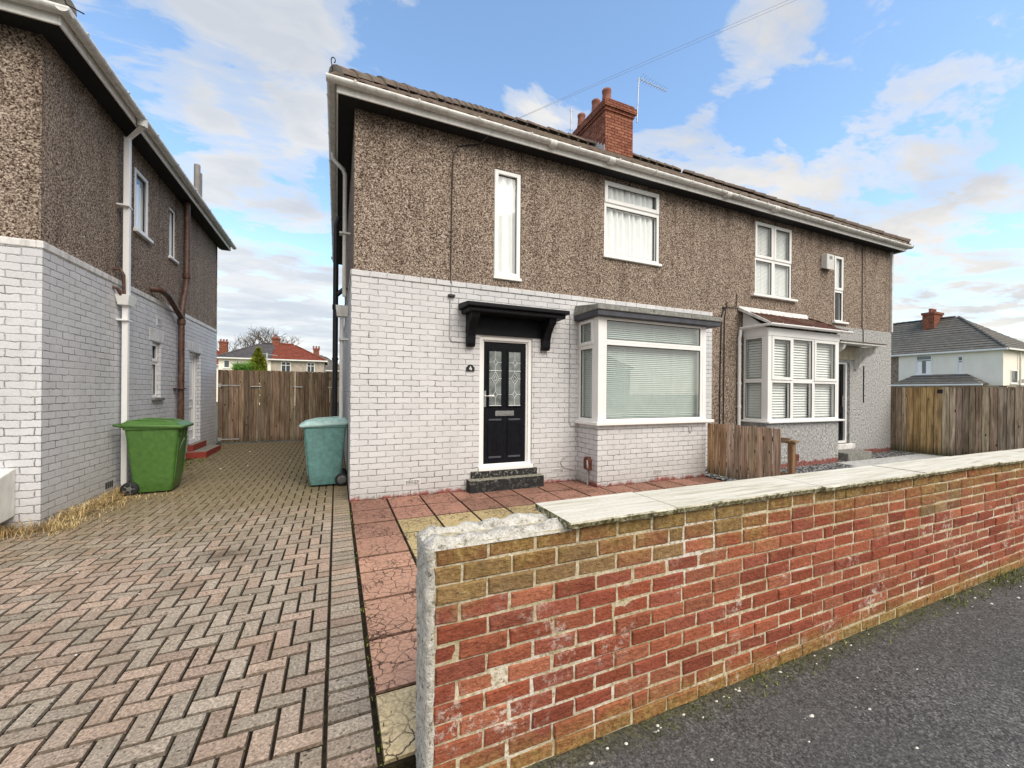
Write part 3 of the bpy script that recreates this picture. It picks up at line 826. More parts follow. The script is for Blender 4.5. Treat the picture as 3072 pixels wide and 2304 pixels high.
# roof
SL = .742; EZ = 5.635; EY = -.31; EX = -.27
half = (YD+.31-EY)/2
def pair_roof(parent, xa, xb, hipA, hipB, mat='tile'):
    mb = MB()
    roof_slope(mb, (xa, EY, EZ), (xb, EY, EZ), (0, 1, 0), hipA, hipB, SL, half)
    roof_slope(mb, (xb, YD+.31, EZ), (xa, YD+.31, EZ), (0, -1, 0), hipB, hipA, SL, half, du=.3)
    if hipA: roof_slope(mb, (xa, YD+.31, EZ), (xa, EY, EZ), (1, 0, 0), True, True, SL, half, du=.15)
    if hipB: roof_slope(mb, (xb, EY, EZ), (xb, YD+.31, EZ), (-1, 0, 0), True, True, SL, half, du=.3)
    o = mb.build('roof', M[mat], parent)
    rt_ = MB(); zr = EZ+half*SL
    if hipA: ridge_tiles(rt_, (xa+.06, EY+.06, EZ+.03), (xa+half, EY+half, zr+.05)); ridge_tiles(rt_, (xa, YD+.31, EZ), (xa+half, EY+half, zr))
    if hipB: ridge_tiles(rt_, (xb-.06, EY+.06, EZ+.03), (xb-half, EY+half, zr+.05)); ridge_tiles(rt_, (xb, YD+.31, EZ), (xb-half, EY+half, zr))
    ridge_tiles(rt_, (xa+(half if hipA else 0), EY+half, zr+.04), (xb-(half if hipB else 0), EY+half, zr+.04))
    rt_.build('ridge_tiles', [M[mat], M['mortarcap']], o)
    return o
roof1 = pair_roof(house, EX, XP, True, False)
roof2 = pair_roof(nbr, XP, XE+.27, False, True)

# eaves: soffit, fascia, gutter
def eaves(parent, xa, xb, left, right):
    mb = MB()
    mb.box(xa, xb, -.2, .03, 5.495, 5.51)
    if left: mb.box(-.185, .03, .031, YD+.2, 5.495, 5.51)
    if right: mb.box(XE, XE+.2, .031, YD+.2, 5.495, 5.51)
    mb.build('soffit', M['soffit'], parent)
    mb = MB(); mb.box(xa, xb, -.222, -.2, 5.475, 5.62)
    if left: mb.box(-.205, -.185, -.2, YD+.2, 5.475, 5.62)
    if right: mb.box(XE+.2, XE+.22, -.2, YD+.2, 5.475, 5.62)
    mb.build('fascia', M['fascia'], parent, bevel=.004)
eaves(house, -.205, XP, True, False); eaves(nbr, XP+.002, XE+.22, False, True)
mb = MB(); gutter_run(mb, (-.33, -.285), (XP, -.285), (0, -1, 0), 5.605); gutter_run(mb, (-.268, -.285), (-.268, YD+.3), (-1, 0, 0), 5.602)
mb.tube([(4.1, -.285, 5.575), (4.22, -.285, 5.575)], .064, 10); mb.tube([(2.95, -.285, 5.575), (3.07, -.285, 5.575)], .064, 10)
mb.build('gutter', M['gutter'], house)
mb = MB(); gutter_run(mb, (XP+.01, -.285), (XE+.34, -.285), (0, -1, 0), 5.60); gutter_run(mb, (XE+.285, -.285), (XE+.285, YD+.3), (1, 0, 0), 5.597)
mb.tube([(XP, -.285, 5.57), (XP+.12, -.285, 5.57)], .067, 10); mb.tube([(8.45, -.285, 5.57), (8.6, -.285, 5.57)], .067, 10)
mb.build('gutter', M['upvc_old'], nbr)

# hip iron (scroll at the hip foot)
def hip_iron(parent, p, s=1):
    mb = MB(); p = Vector(p)
    pts = [p+Vector((.10*s, .10, .02)), p, p+Vector((-.02*s, -.02, .10))]
    for k in range(8):
        a = k/7*4.4
        pts.append(p+Vector((-.02*s+.035*(1-math.cos(a))*s*.7, -.02, .13+.035*math.sin(a))))
    mb.tube(pts, .007, 6); mb.build('hip_iron', M['ironblack'], parent)
hip_iron(roof1, (EX+.02, EY+.02, EZ+.05))

# chimney astride the party wall
mb = MB()
cx0, cx1, cy0, cy1 = 6.62, 7.58, 3.22, 4.86; zb = 7.4; zt = 9.42
mb.box(cx0, cx1, cy0, cy1, zb, zt)
mb.box(cx0-.035, cx1+.035, cy0-.035, cy1+.035, zt, zt+.083)
mb.box(cx0-.075, cx1+.075, cy0-.075, cy1+.075, zt+.083, zt+.25)
mb.box(cx0-.03, cx1+.03, cy0-.03, cy1+.03, zt+.25, zt+.335)
ch = mb.build('chimney', M['stack'], house, bevel=.006); ch['label'] = 'shared red brick chimney stack'
def pot(parent, x, y, z, h=.34, r=.125):
    p = MB(); p.lathe([(r*1.1, -.02), (r, .05), (r*.86, h*.75), (r*.98, h*.8), (r*1.0, h*.95), (r*.8, h), (r*.7, h*.6), (.02, h*.58)], (x, y, z), 14)
    return p.build('chimney_pot', M['pot'], parent)
zc = zt+.335
for (x, y, h_, r_) in ((6.80, 3.42, .40, .135), (6.74, 3.85, .36, .13), (6.70, 4.55, .38, .125)): pot(ch, x, y, zc, h_, r_)
p = MB(); p.lathe([(.11, -.02), (.11, .02), (.07, .07), (.01, .09)], (7.3, 3.5, zc), 12); p.build('chimney_cap', M['concrete'], ch)
p = MB()
for i in range(7):      # stepped lead flashing on the left side
    y0 = cy0 + i*.14; z0 = EZ+(y0-EY)*SL
    p.hexa([(cx0-.012, y0, z0-.1), (cx0-.001, y0, z0-.1), (cx0-.001, y0+.15, z0), (cx0-.012, y0+.15, z0),
            (cx0-.012, y0+.02, z0+.22), (cx0-.001, y0+.02, z0+.22), (cx0-.001, y0+.15, z0+.24), (cx0-.012, y0+.15, z0+.24)])
p.build('lead_flashing', M['leadflash'], ch)

# aerials standing on the chimney and beyond the ridge
def aerial(label, base, h, tip, nel, lean=(0, 0)):
    t_ = thing('tv_aerial', label, 'aerial', base)
    b = Vector(base); mb = MB()
    topp = b+Vector((lean[0], lean[1], h)); mb.tube([b, topp], .016, 6); mb.build('mast', M['galv'], t_)
    mb = MB(); q = topp+Vector(tip); mb.tube([topp-Vector((0, 0, .02)), q], .011, 5)
    d_ = (q-topp).normalized(); s_ = d_.cross(Vector((0, 0, 1))).normalized(); u_ = s_.cross(d_)
    for i in range(nel):
        c_ = topp+(q-topp)*((i+.6)/nel); l_ = .16-.006*i
        mb.tube([c_-s_*l_+u_*.03, c_+s_*l_+u_*.03], .005, 4)
        if i % 3 == 1: mb.tube([c_-u_*.07, c_+u_*.07], .005, 4)
    mb.build('antenna', M['galv'], t_)
    return t_
aerial('television aerial with a comb of elements strapped to the chimney corner', (7.66, 3.15, 9.3), 1.30, (1.0, -.05, -.12), 11, (.06, 0))
t_ = thing('tv_aerial', 'plain aerial mast rising behind the roof, left of the chimney', 'aerial', (6.6, 5.0, 7.9))
mb = MB(); mb.tube([(6.6, 5.0, 7.9), (6.6, 5.0, 10.62)], .018, 6); mb.build('mast', M['galv'], t_)
for z in (9.3, 9.9, 10.5): mb = MB(); mb.tube([(6.53, 5.0, z), (6.67, 5.0, z+.02)], .010, 4); mb.build('bracket', M['galv'], t_)

# upper windows of the painted house
window(house, F0, *h_n, [(h_n[0], h_n[1], h_n[2], h_n[3], True)], d=.045, ob=.05, curtain=[(h_n[0]+.05, h_n[1]-.05, 3.45, 5.1)], sill=(h_n[0]-.01, h_n[1]+.01, 3.41, .05), label='tall narrow upstairs window with a net curtain', cd=.085)
zt_ = 5.01
window(house, F0, *h_b, [(h_b[0], h_b[1], h_b[2], zt_, False), (h_b[0], h_b[1], zt_, h_b[3], True)], d=.045, ob=.06, curtain=[(h_b[0]+.05, h_b[1]-.05, 4.08, 5.38)], sill=(h_b[0]-.03, h_b[1]+.03, 4.05, .06), label='wide upstairs window with a top light and net curtains', cd=.085)
# neighbour's upper windows
zm_ = 4.585; um = 8.965
window(nbr, F0, *h2w, [(h2w[0], um, h2w[2], zm_, False), (um, h2w[1], h2w[2], zm_, False), (h2w[0], um, zm_, h2w[3], True), (um, h2w[1], zm_, h2w[3], True)], d=.045, ob=.05,
       blind=[(8.36, 9.57, 3.78, 5.37, .03, 'blindW', 1.25)], sill=(h2w[0]-.13, h2w[1]+.13, 3.76, .09), label='upstairs window of four lights with closed white blinds', cd=.085)
zn = 4.18
window(nbr, F0, *h2n, [(h2n[0], h2n[1], h2n[2], zn, False), (h2n[0], h2n[1], zn, h2n[3], True)], d=.045, ob=.05, curtain=[(11.33, 11.65, 4.2, 5.03)], sill=(h2n[0]-.09, h2n[1]+.12, 3.39, .08), label='tall narrow upstairs window in two lights', cd=.085)

# bay of the painted house
bx0, bx1, by = 3.71, 6.13, -.59
FB = Fr((0, by, 0), (1, 0, 0), (0, 1, 0)); FBL = Fr((bx0, 0, 0), (0, 1, 0), (1, 0, 0)); FBR = Fr((bx1, 0, 0), (0, 1, 0), (-1, 0, 0))
mb = MB(); mb.sheet(FB, bx0, bx1, -.05, 1.01); mb.sheet(FBL, by, 0, -.05, 1.01); mb.sheet(FBR, by, 0, -.05, 1.01)
mb.face([(bx0, by, 1.01), (bx1, by, 1.01), (bx1, 0, 1.01), (bx0, 0, 1.01)], out=(0, 0, 1))
bay_base = mb.build('bay_base', M['brick'], house)
bay = MB()
def postbox(mb, x0, x1, y0, y1, z0, z1, m=0): mb.box(x0, x1, y0, y1, z0, z1, m)
bz0, bz1 = 1.065, 2.785
postbox(bay, bx0, bx0+.115, by, by+.115, bz0, bz1); postbox(bay, bx1-.085, bx1, by, by+.085, bz0, bz1)
FBg = Fr((0, by, 0), (1, 0, 0), (0, 1, 0))
for (a, b, c, e) in ((bx0+.115, bx1-.085, bz0, 2.375), (bx0+.115, bx1-.085, 2.375, bz1)):
    bay.ringF(FBg, a, b, c, e, .06, .004, .08, 0, .045); bay.ringF(FBg, a+.06, b-.06, c+.045, e-.045, .011, .012, .03, 1)
for (c, e, op) in ((bz0, 2.33, 0), (2.33, bz1, 1)):
    bay.ringF(FBL, by+.115, -.0, c, e, .065, .004, .08, 0, .05)
    if op: bay.ringF(FBL, by+.135, -.02, c+.02, e-.02, .062, -.014, .006, 0, .05)
    bay.ringF(FBL, by+.18, -.065, c+.05, e-.05, .011, .012, .03, 1)
    bay.ringF(FBR, by+.085, -.0, c, e, .065, .004, .08, 0, .05)
bw = bay.build('bay_window', [M['upvc'], M['gasket']], house, bevel=.005); bw['label'] = 'large white bay window with closed green tinted blinds'
for (a, b, c, e) in ((bx0+.17, bx1-.14, bz0+.04, 2.335), (bx0+.17, bx1-.14, 2.415, bz1-.04)):
    p = MB(); p.face([FBg.P(a, c, .024), FBg.P(b, c, .024), FBg.P(b, e, .024), FBg.P(a, e, .024)], out=(0, -1, 0)); p.build('pane', M['glassbay'], bw)
for FF, sgn in ((FBL, 1), (FBR, 1)):
    for (c, e) in ((bz0+.04, 2.29), (2.38, bz1-.04)):
        p = MB(); p.face([FF.P(by+.17, c, .024), FF.P(-.05, c, .024), FF.P(-.05, e, .024), FF.P(by+.17, e, .024)], out=-FF.D); p.build('pane', M['glassbay'], bw)
s_ = MB(); s_.box(bx0-.07, bx1+.13, by-.075, by+.02, 1.01, 1.065); s_.box(bx0-.07, bx0+.02, by+.02, 0, 1.01, 1.065); s_.box(bx1-.02, bx1+.13, by+.02, 0, 1.01, 1.065)
s_.build('sill', M['upvc'], bw, bevel=.008, seg=2)
bl = MB()
def slats(mb, F, u0, u1, z0, z1, d, pitch, tilt):
    z = z0; hw = pitch*.55
    while z < z1:
        dz = hw*math.sin(tilt); dd = hw*math.cos(tilt)
        mb.face([F.P(u0, z-dz, d-dd), F.P(u1, z-dz, d-dd), F.P(u1, z+dz, d+dd), F.P(u0, z+dz, d+dd)]); z += pitch
slats(bl, FBg, bx0+.13, bx1-.1, 1.12, 2.76, .13, .034, .98)
for x in (4.35, 5.0, 5.65): bl.box(x-.004, x+.004, by+.128, by+.131, 1.1, 2.76)
bl.build('blind', M['blind'], bw)
bl = MB(); slats(bl, FBL, by+.17, -.02, 1.12, 2.74, .11, .030, 1.0); bl.build('blind', M['blind'], bw)
bl = MB(); slats(bl, FBR, by+.17, -.02, 1.12, 2.74, .11, .030, 1.0); bl.build('blind', M['blind'], bw)
r_ = MB(); r_.box(3.62, 6.36, -.70, 0, 2.785, 2.875)
br_ = r_.build('bay_roof', M['slate'], house, bevel=.006)
r_ = MB(); r_.hexa([(3.6, -.725, 2.875), (6.40, -.725, 2.875), (6.40, 0, 2.875), (3.6, 0, 2.875), (3.61, -.715, 2.955), (6.39, -.715, 2.955), (6.37, 0, 3.06), (3.64, 0, 3.06)])
for x in (4.75, 5.62): r_.box(x-.012, x+.012, -.733, -.70, 2.872, 2.963)
r_.build('roof_cover', M['concrete'], br_, bevel=.008)

# front door
door = MB()
FD = Fr((0, .03, 0), (1, 0, 0), (0, 1, 0)); d0, d1, dz0, dz1 = 1.885, 2.812, .305, 2.428
door.ringF(FD, d0, d1, dz0, dz1, .065, -.005, .08, 0, .06); door.boxF(FD, d0-.01, d1+.01, dz0-.015, dz0+.045, -.07, .08, 0)
door.ringF(FD, d0+.062, d1-.062, dz0+.055, dz1-.058, .03, .02, .09, 0, .022)
dr = door.build('door_frame', M['upvc'], house, bevel=.006)
l0, l1, lz0, lz1 = d0+.088, d1-.088, dz0+.075, dz1-.078
lf = MB(); lf.boxF(FD, l0, l1, lz0, lz1, .045, .09, 0)
mid = (l0+l1)/2; gl = [(l0+.10, mid-.065), (mid+.065, l1-.10)]; gz0, gz1 = 1.32, 2.20
for (a, b) in gl:
    lf.ringF(FD, a-.03, b+.03, gz0-.03, gz1+.03, .032, .030, .05, 0)
    for k in (0, 1):
        lf.boxF(FD, a-.02+k*.018, b+.02-k*.018, .50+k*.05, 1.06-k*.05, .045-.010*(1-k)-.004, .05, 0)
    lf.boxF(FD, a-.004, b+.004, 1.075, 1.105, .026, .046, 1); lf.boxF(FD, a-.004, b+.004, .47, .50, .026, .046, 1)
    for k in range(4): lf.boxF(FD, a-.01+k*(b-a)/3.2, a+.0+k*(b-a)/3.2, .52, 1.05, .028, .046, 0)
leaf = lf.build('front_door', [M['doorblack'], M['slate']], dr, bevel=.006); leaf['label'] = 'black panelled front door with two leaded glass lights'
for (a, b) in gl:
    gl_ = MB(); ld = MB()
    gl_.boxF(FD, a, b, gz0, gz1, .036, .044, 0)
    c_ = (a+b)/2; D3 = .031
    def bar(u0, z0, u1, z1, w_=.006):
        P0, P1 = FD.P(u0, z0, D3), FD.P(u1, z1, D3); ld.tube([P0, P1], w_*.6, 5)
    for zc_, sz in ((2.02, .035), (1.76, .065), (1.50, .035)):
        for (p, q) in (((-1, 0), (0, 1.6)), ((0, 1.6), (1, 0)), ((1, 0), (0, -1.6)), ((0, -1.6), (-1, 0))):
            bar(c_+p[0]*sz, zc_+p[1]*sz, c_+q[0]*sz, zc_+q[1]*sz)
        bar(a, zc_, c_-sz, zc_); bar(c_+sz, zc_, b, zc_)
    sz = .03
    for (p, q) in (((-1, 0), (0, 1.5)), ((0, 1.5), (1, 0)), ((1, 0), (0, -1.5)), ((0, -1.5), (-1, 0))): bar(c_+p[0]*sz, 1.76+p[1]*sz, c_+q[0]*sz, 1.76+q[1]*sz)
    for (z0_, z1_) in ((gz0, 1.445), (1.555, 1.65), (1.865, 1.965), (2.075, gz1)): bar(c_, z0_, c_, z1_)
    bar(a, 1.885, b, 1.885, .009); ld.tube([FD.P(a, gz0, D3), FD.P(b, gz0, D3)], .005, 5)
    gl_.build('pane', M['leadglass'], dr); ld.build('leading', M['lead'], dr)
hd = MB(); hd.boxF(FD, l0+.012, l0+.045, 1.30, 1.56, .022, .045); hd.tube([FD.P(l0+.03, 1.475, .03), FD.P(l0+.03, 1.475, -.025), FD.P(l0+.16, 1.475, -.03)], .011, 8); hd.build('door_handle', M['chrome'], dr, bevel=.004)
lb = MB(); lb.boxF(FD, mid-.165, mid+.165, 1.15, 1.235, .030, .047); lb.boxF(FD, mid-.13, mid+.13, 1.172, 1.212, .022, .032)
lb.build('letter_box', M['chrome'], dr, bevel=.005)
# door canopy
cn = MB(); cn.hexa([(1.55, -.42, 2.80), (3.28, -.42, 2.80), (3.30, 0, 2.80), (1.53, 0, 2.80), (1.55, -.42, 2.862), (3.28, -.42, 2.862), (3.30, 0, 2.90), (1.53, 0, 2.90)])
cn.hexa([(1.60, -.37, 2.735), (3.23, -.37, 2.735), (3.25, 0, 2.735), (1.58, 0, 2.735), (1.60, -.37, 2.80), (3.23, -.37, 2.80), (3.25, 0, 2.80), (1.58, 0, 2.80)])
canopy = cn.build('door_canopy', M['canopy'], house, bevel=.012, seg=2); canopy['label'] = 'black timber canopy over the front door'
cb = MB(); cb.box(1.79, 2.97, -.025, 0, 2.44, 2.735); cb.build('back_board', M['canopy'], canopy, bevel=.004)
for x0 in (1.655, 2.965):
    b_ = MB(); prof = [(0, 2.24), (-.085, 2.24), (-.105, 2.29), (-.115, 2.40), (-.15, 2.50), (-.22, 2.60), (-.30, 2.655), (-.32, 2.735), (0, 2.735)]
    b_.prism([(x0, yy, zz) for yy, zz in prof], (.125, 0, 0)); b_.build('bracket', M['canopy'], canopy, bevel=.006)
# steps
st = MB(); st.box(1.68, 2.95, -.19, 0, -.02, .185); st.box(1.75, 2.90, -.045, .03, .185, .295)
st.build('door_step', M['stepblack'], house, bevel=.012, seg=2)['label'] = 'worn black painted door steps'
# number plaque
pl = MB(); ar = [(1.665, 1.862), (1.795, 1.862), (1.795, 1.925)]+[(1.73+.048*math.cos(a), 1.928+.036*math.sin(a)) for a in [math.pi*k/8 for k in range(9)]]+[(1.665, 1.925)]
pl.prism([(x, -.022, z) for x, z in ar], (0, .022, 0)); plaque = pl.build('number_plaque', M['numblack'], house, bevel=.003)
nm = MB(); nm.prism([(1.708, -.026, 1.889), (1.719, -.026, 1.889), (1.738, -.026, 1.938), (1.726, -.026, 1.938)], (0, .006, 0))
nm.box(1.706, 1.755, -.0262, -.02, 1.889, 1.899); nm.box(1.733, 1.744, -.0264, -.02, 1.874, 1.918); nm.build('number', M['white'], plaque)
# air bricks
for (F_, u_, z_) in ((F0, .86, .20), (F0, 3.32, .20), (FB, 4.97, .17)):
    ab = MB(); ab.ringF(F_, u_-.115, u_+.115, z_-.036, z_+.036, .008, -.006, .004)
    for i in range(10): ab.boxF(F_, u_-.105+i*.0225, u_-.098+i*.0225, z_-.03, z_+.03, -.005, .002)
    for zz in (-.01, .012): ab.boxF(F_, u_-.107, u_+.107, z_+zz-.003, z_+zz+.003, -.0055, .002)
    o = ab.build('air_brick', M['whitepaint'], house)
    q = MB(); q.boxF(F_, u_-.107, u_+.107, z_-.03, z_+.03, -.0015, -.0005); q.build('vent_hole', M['gasket'], o)
# gas regulator box on the bay side
gb = MB(); gb.prism([(bx0-.07, -.30, .26), (bx0-.07, -.43, .26), (bx0-.07, -.44, .42), (bx0-.07, -.40, .47), (bx0-.07, -.33, .47), (bx0-.07, -.29, .42)], (.07, 0, 0))
gb.build('gas_box', M['rust'], house, bevel=.012)
gb = MB(); gb.tube([(bx0-.03, -.36, .27), (bx0-.03, -.36, .0)], .016, 6); gb.tube([(bx0-.06, -.41, .28), (bx0-.085, -.43, .36), (bx0-.075, -.41, .42)], .014, 6); gb.build('gas_pipe', M['cablepaint'], house)
# cables on the front
cbl = MB(); yy = .012
cbl.tube([(1.86, yy, 5.43), (1.70, yy, 5.39), (1.508, yy, 5.319), (1.44, yy, 5.15), (1.427, yy, 4.99), (1.42, yy, 4.2), (1.409, yy-.005, 3.27), (1.41, -.022, 3.2)], .0085, 5)
cbl.build('telephone_cable', M['cable'], house)
cbl = MB(); cbl.tube([(1.41, -.008, 3.2), (1.42, -.008, 3.0)], .007, 5); cbl.build('painted_cable', M['cablepaint'], house)
cbl = MB(); cbl.tube([(1.40, -.008, 2.99), (1.395, -.008, 2.36), (1.42, -.008, 2.31), (1.66, -.008, 2.305)], .007, 5); cbl.build('painted_cable', M['cablepaint'], house)
cbl = MB(); cbl.tube([(3.27, -.008, 2.935), (3.48, -.008, 2.93), (3.53, -.008, 2.87), (3.528, -.008, 1.02), (3.56, -.008, .96), (3.68, -.008, .95), (bx0-.008, -.03, .95), (bx0-.008, by-.008, .95), (4.4, by-.008, .945), (5.62, by-.008, .955), (5.70, by-.008, .93), (5.71, by-.008, .85), (5.735, by-.008, .82), (5.76, by-.008, .85), (5.765, by-.008, .95)], .0065, 5); cbl.build('painted_cable', M['cablepaint'], house)
cbl = MB(); cbl.tube([(3.50, -.008, .45), (3.40, -.012, .40), (3.36, -.01, .33), (3.42, -.008, .24), (3.6, -.008, .2)], .006, 5)
cbl.build('painted_cable', M['cablepaint'], house)
jb = MB(); jb.box(1.365, 1.47, -.05, 0, 2.985, 3.02); jb.build('junction_box', M['gasket'], house, bevel=.004)

# flank downpipe with hopper, and the black soil pipe farther back
dp = MB()
dp.tube([(-.268, 1.42, 5.55), (-.268, 1.42, 5.46), (-.095, 1.42, 5.30), (-.07, 1.42, 5.22), (-.07, 1.42, 3.15)], .034, 10)
dp.hexa([(-.18, 1.36, 2.80), (-.02, 1.36, 2.80), (-.02, 1.5, 2.80), (-.18, 1.5, 2.80), (-.20, 1.33, 2.98), (0, 1.33, 2.98), (0, 1.53, 2.98), (-.20, 1.53, 2.98)])
dp.tube([(-.105, 1.43, 2.8), (-.105, 1.43, .0)], .034, 10)
for z in (4.2, 2.4, 1.0): dp.boxF(FS, 1.36, 1.5, z, z+.03, -.15, .02)
dp.build('downpipe', M['gutter'], house)['label'] = 'white downpipe with hopper on the flank wall'
sp = MB(); sp.tube([(-.21, 3.5, .0), (-.21, 3.5, 5.1), (-.16, 3.5, 5.3)], .055, 12); sp.tube([(-.21, 3.5, 2.2), (-.21, 3.5, 2.25)], .066, 12); sp.tube([(-.21, 3.5, 3.3), (-.21, 3.5, 3.4)], .066, 12)
sp.tube([(-.21, 3.5, 3.6), (0, 3.5, 3.8)], .05, 10); sp.build('soil_pipe', M['ironblack'], house)

# ---- neighbour's bay, canopy, door
nx0, nx1, ny = 7.93, 10.38, -.55
FN = Fr((0, ny, 0), (1, 0, 0), (0, 1, 0)); FNL = Fr((nx0, 0, 0), (0, 1, 0), (1, 0, 0)); FNR = Fr((nx1, 0, 0), (0, 1, 0), (-1, 0, 0))
mb = MB(); mb.sheet(FN, nx0, nx1, -.05, .96); mb.sheet(FNL, ny, .03, -.05, .96); mb.sheet(FNR, ny, .0, -.05, .96)
mb.build('bay_base', M['render'], nbr)
mb = MB(); mb.box(8.72, 8.93, ny-.02, ny+.01, .12, .26, 0); mb.build('air_brick', M['rust'], nbr)
nb_ = MB(); a0, a1 = .985, 2.755
nb_.box(nx0, nx0+.10, ny, ny+.10, a0, a1); nb_.box(nx1-.08, nx1, ny, ny+.08, a0, a1)
c1, c2 = 8.71, 9.45; tz = 1.825
def ncell(F, a, b, c, e, op): 
    nb_.ringF(F, a, b, c, e, .045, .004, .075)
    if op: nb_.ringF(F, a+.015, b-.015, c+.015, e-.015, .06, -.014, .006)
    k = .045+(.026 if op else 0); nb_.ringF(F, a+k, b-k, c+k, e-k, .010, .010, .03, 1)
fr_ = [(nx0+.10, c1), (c1, c2), (c2, nx1-.08)]
for i, (a, b) in enumerate(fr_):
    ncell(FN, a, b, a0, tz, 0); ncell(FN, a, b, tz, a1, i != 1)
for (c, e) in ((a0, tz), (tz, a1)): ncell(FNL, ny+.10, 0.0, c, e, 0); ncell(FNR, ny+.08, -.02, c, e, 0)
nbw = nb_.build('bay_window', [M['upvc'], M['gasket']], nbr, bevel=.005); nbw['label'] = 'white bay window in many lights with slatted blinds'
for (a, b) in fr_:
    for (c, e) in ((a0, tz), (tz, a1)):
        p = MB(); p.face([FN.P(a+.04, c+.04, .022), FN.P(b-.04, c+.04, .022), FN.P(b-.04, e-.04, .022), FN.P(a+.04, e-.04, .022)], out=(0, -1, 0)); p.build('pane', M['glass'], nbw)
for FF in (FNL, FNR):
    for (c, e) in ((a0, tz), (tz, a1)):
        p = MB(); p.face([FF.P(ny+.14, c+.04, .022), FF.P(-.05, c+.04, .022), FF.P(-.05, e-.04, .022), FF.P(ny+.14, e-.04, .022)], out=-FF.D); p.build('pane', M['glass'], nbw)
s_ = MB(); s_.box(nx0-.08, nx1+.10, ny-.08, ny+.02, .945, .985); s_.box(nx0-.08, nx0+.02, ny+.02, .03, .945, .985); s_.box(nx1-.02, nx1+.10, ny+.02, 0, .945, .985)
s_.build('sill', M['upvc'], nbw, bevel=.006)
for (a, b) in fr_:
    bl = MB(); slats(bl, FN, a+.03, b-.03, 1.03, 2.73, .12, .056, 1.0); bl.build('blind', M['blindW'], nbw)
for FF in (FNL, FNR):
    bl = MB(); slats(bl, FF, ny+.15, -.02, 1.03, 2.73, .12, .056, 1.0); bl.build('blind', M['blindW'], nbw)
mb = MB(); mb.box(nx0-.01, nx1+.01, ny-.01, 0, 2.755, 2.915)
for z in (2.80, 2.85): mb.box(nx0-.013, nx0-.008, ny, 0, z, z+.004)
mb.hexa([(nx0, ny+.05, 2.915), (nx0+.02, ny+.05, 2.915), (nx0+.02, .02, 2.915), (nx0, .02, 2.915), (nx0, ny+.05, 2.93), (nx0+.02, ny+.05, 2.93), (nx0+.02, .02, 3.34), (nx0, .02, 3.34)])
bf = mb.build('bay_fascia', M['upvc'], nbr, bevel=.004)
mb = MB(); roof_slope(mb, (nx0-.14, ny-.13, 2.965), (nx1+.12, ny-.13, 2.965), (0, 1, 0), False, True, .53, .71, row=.19, step=.02, roll=.155, amp=.03, du=.02, taper=.55)
roof_slope(mb, (nx1+.12, ny-.13, 2.965), (nx1+.12, .03, 2.965), (-1, 0, 0), True, False, 1.1, .39, row=.19, step=.02, roll=.155, amp=.03, du=.02, taper=1.8)
br2 = mb.build('bay_roof', M['tilered'], nbr)
mb = MB(); mb.hexa([(nx0-.15, ny-.13, 2.95), (nx0-.11, ny-.13, 2.95), (nx0-.11, .03, 3.36), (nx0-.15, .03, 3.36), (nx0-.15, ny-.13, 3.0), (nx0-.11, ny-.13, 3.0), (nx0-.11, .03, 3.43), (nx0-.15, .03, 3.43)])
mb.hexa([(nx0-.12, -.03, 3.33), (nx1-.2, -.03, 3.33), (nx1-.2, .03, 3.40), (nx0-.12, .03, 3.40), (nx0-.12, -.02, 3.37), (nx1-.2, -.02, 3.37), (nx1-.2, .03, 3.45), (nx0-.12, .03, 3.45)])
mb.build('verge_trim', M['upvc_old'], br2)
mb = MB(); gutter_run(mb, (nx0-.17, ny-.13), (nx1+.2, ny-.13), (0, -1, 0), 2.975, .05, br=1.0); gutter_run(mb, (nx0-.12, -.03), (nx0-.12, ny-.15), (-1, 0, 0), 2.975, .05)
mb.tube([(nx0-.14, -.04, 2.92), (nx0-.15, -.04, 2.82), (nx0-.15, -.02, 2.74), (nx0-.15, -.02, .05)], .034, 10)
for z in (2.60, 1.75, 1.25): mb.tube([(nx0-.15, -.02, z), (nx0-.15, -.02, z+.04)], .043, 10)
mb.build('bay_gutter', M['upvc'], nbr)
# canopy
cn = MB(); cn.hexa([(10.5, -.52, 2.745), (12.42, -.52, 2.745), (12.42, 0, 2.80), (10.5, 0, 2.80), (10.5, -.52, 2.79), (12.42, -.52, 2.79), (12.42, 0, 2.86), (10.5, 0, 2.86)])
can2 = cn.build('door_canopy', M['upvc_old'], nbr, bevel=.006); can2['label'] = 'cream canopy over the neighbouring door'
cn = MB(); cn.hexa([(10.48, -.54, 2.792), (12.45, -.54, 2.792), (12.45, 0, 2.862), (10.48, 0, 2.862), (10.48, -.54, 2.81), (12.45, -.54, 2.81), (12.45, 0, 2.885), (10.48, 0, 2.885)]); cn.build('roof_cover', M['tile'], can2)
cn = MB(); cn.box(10.7, 12.15, -.03, 0, 2.44, 2.76); cn.build('back_board', m_plain('yellowed_board', (.50, .45, .33), .8, .2, 6, dirt=.6), can2)
for x0 in (10.75, 12.12):
    b_ = MB(); prof = [(0, 2.22), (-.07, 2.20), (-.10, 2.25), (-.13, 2.34), (-.24, 2.50), (-.42, 2.62), (-.46, 2.70), (-.46, 2.745), (0, 2.745)]
    b_.prism([(x0, yy, zz) for yy, zz in prof], (.09, 0, 0)); b_.build('bracket', M['upvc_old'], can2, bevel=.008)
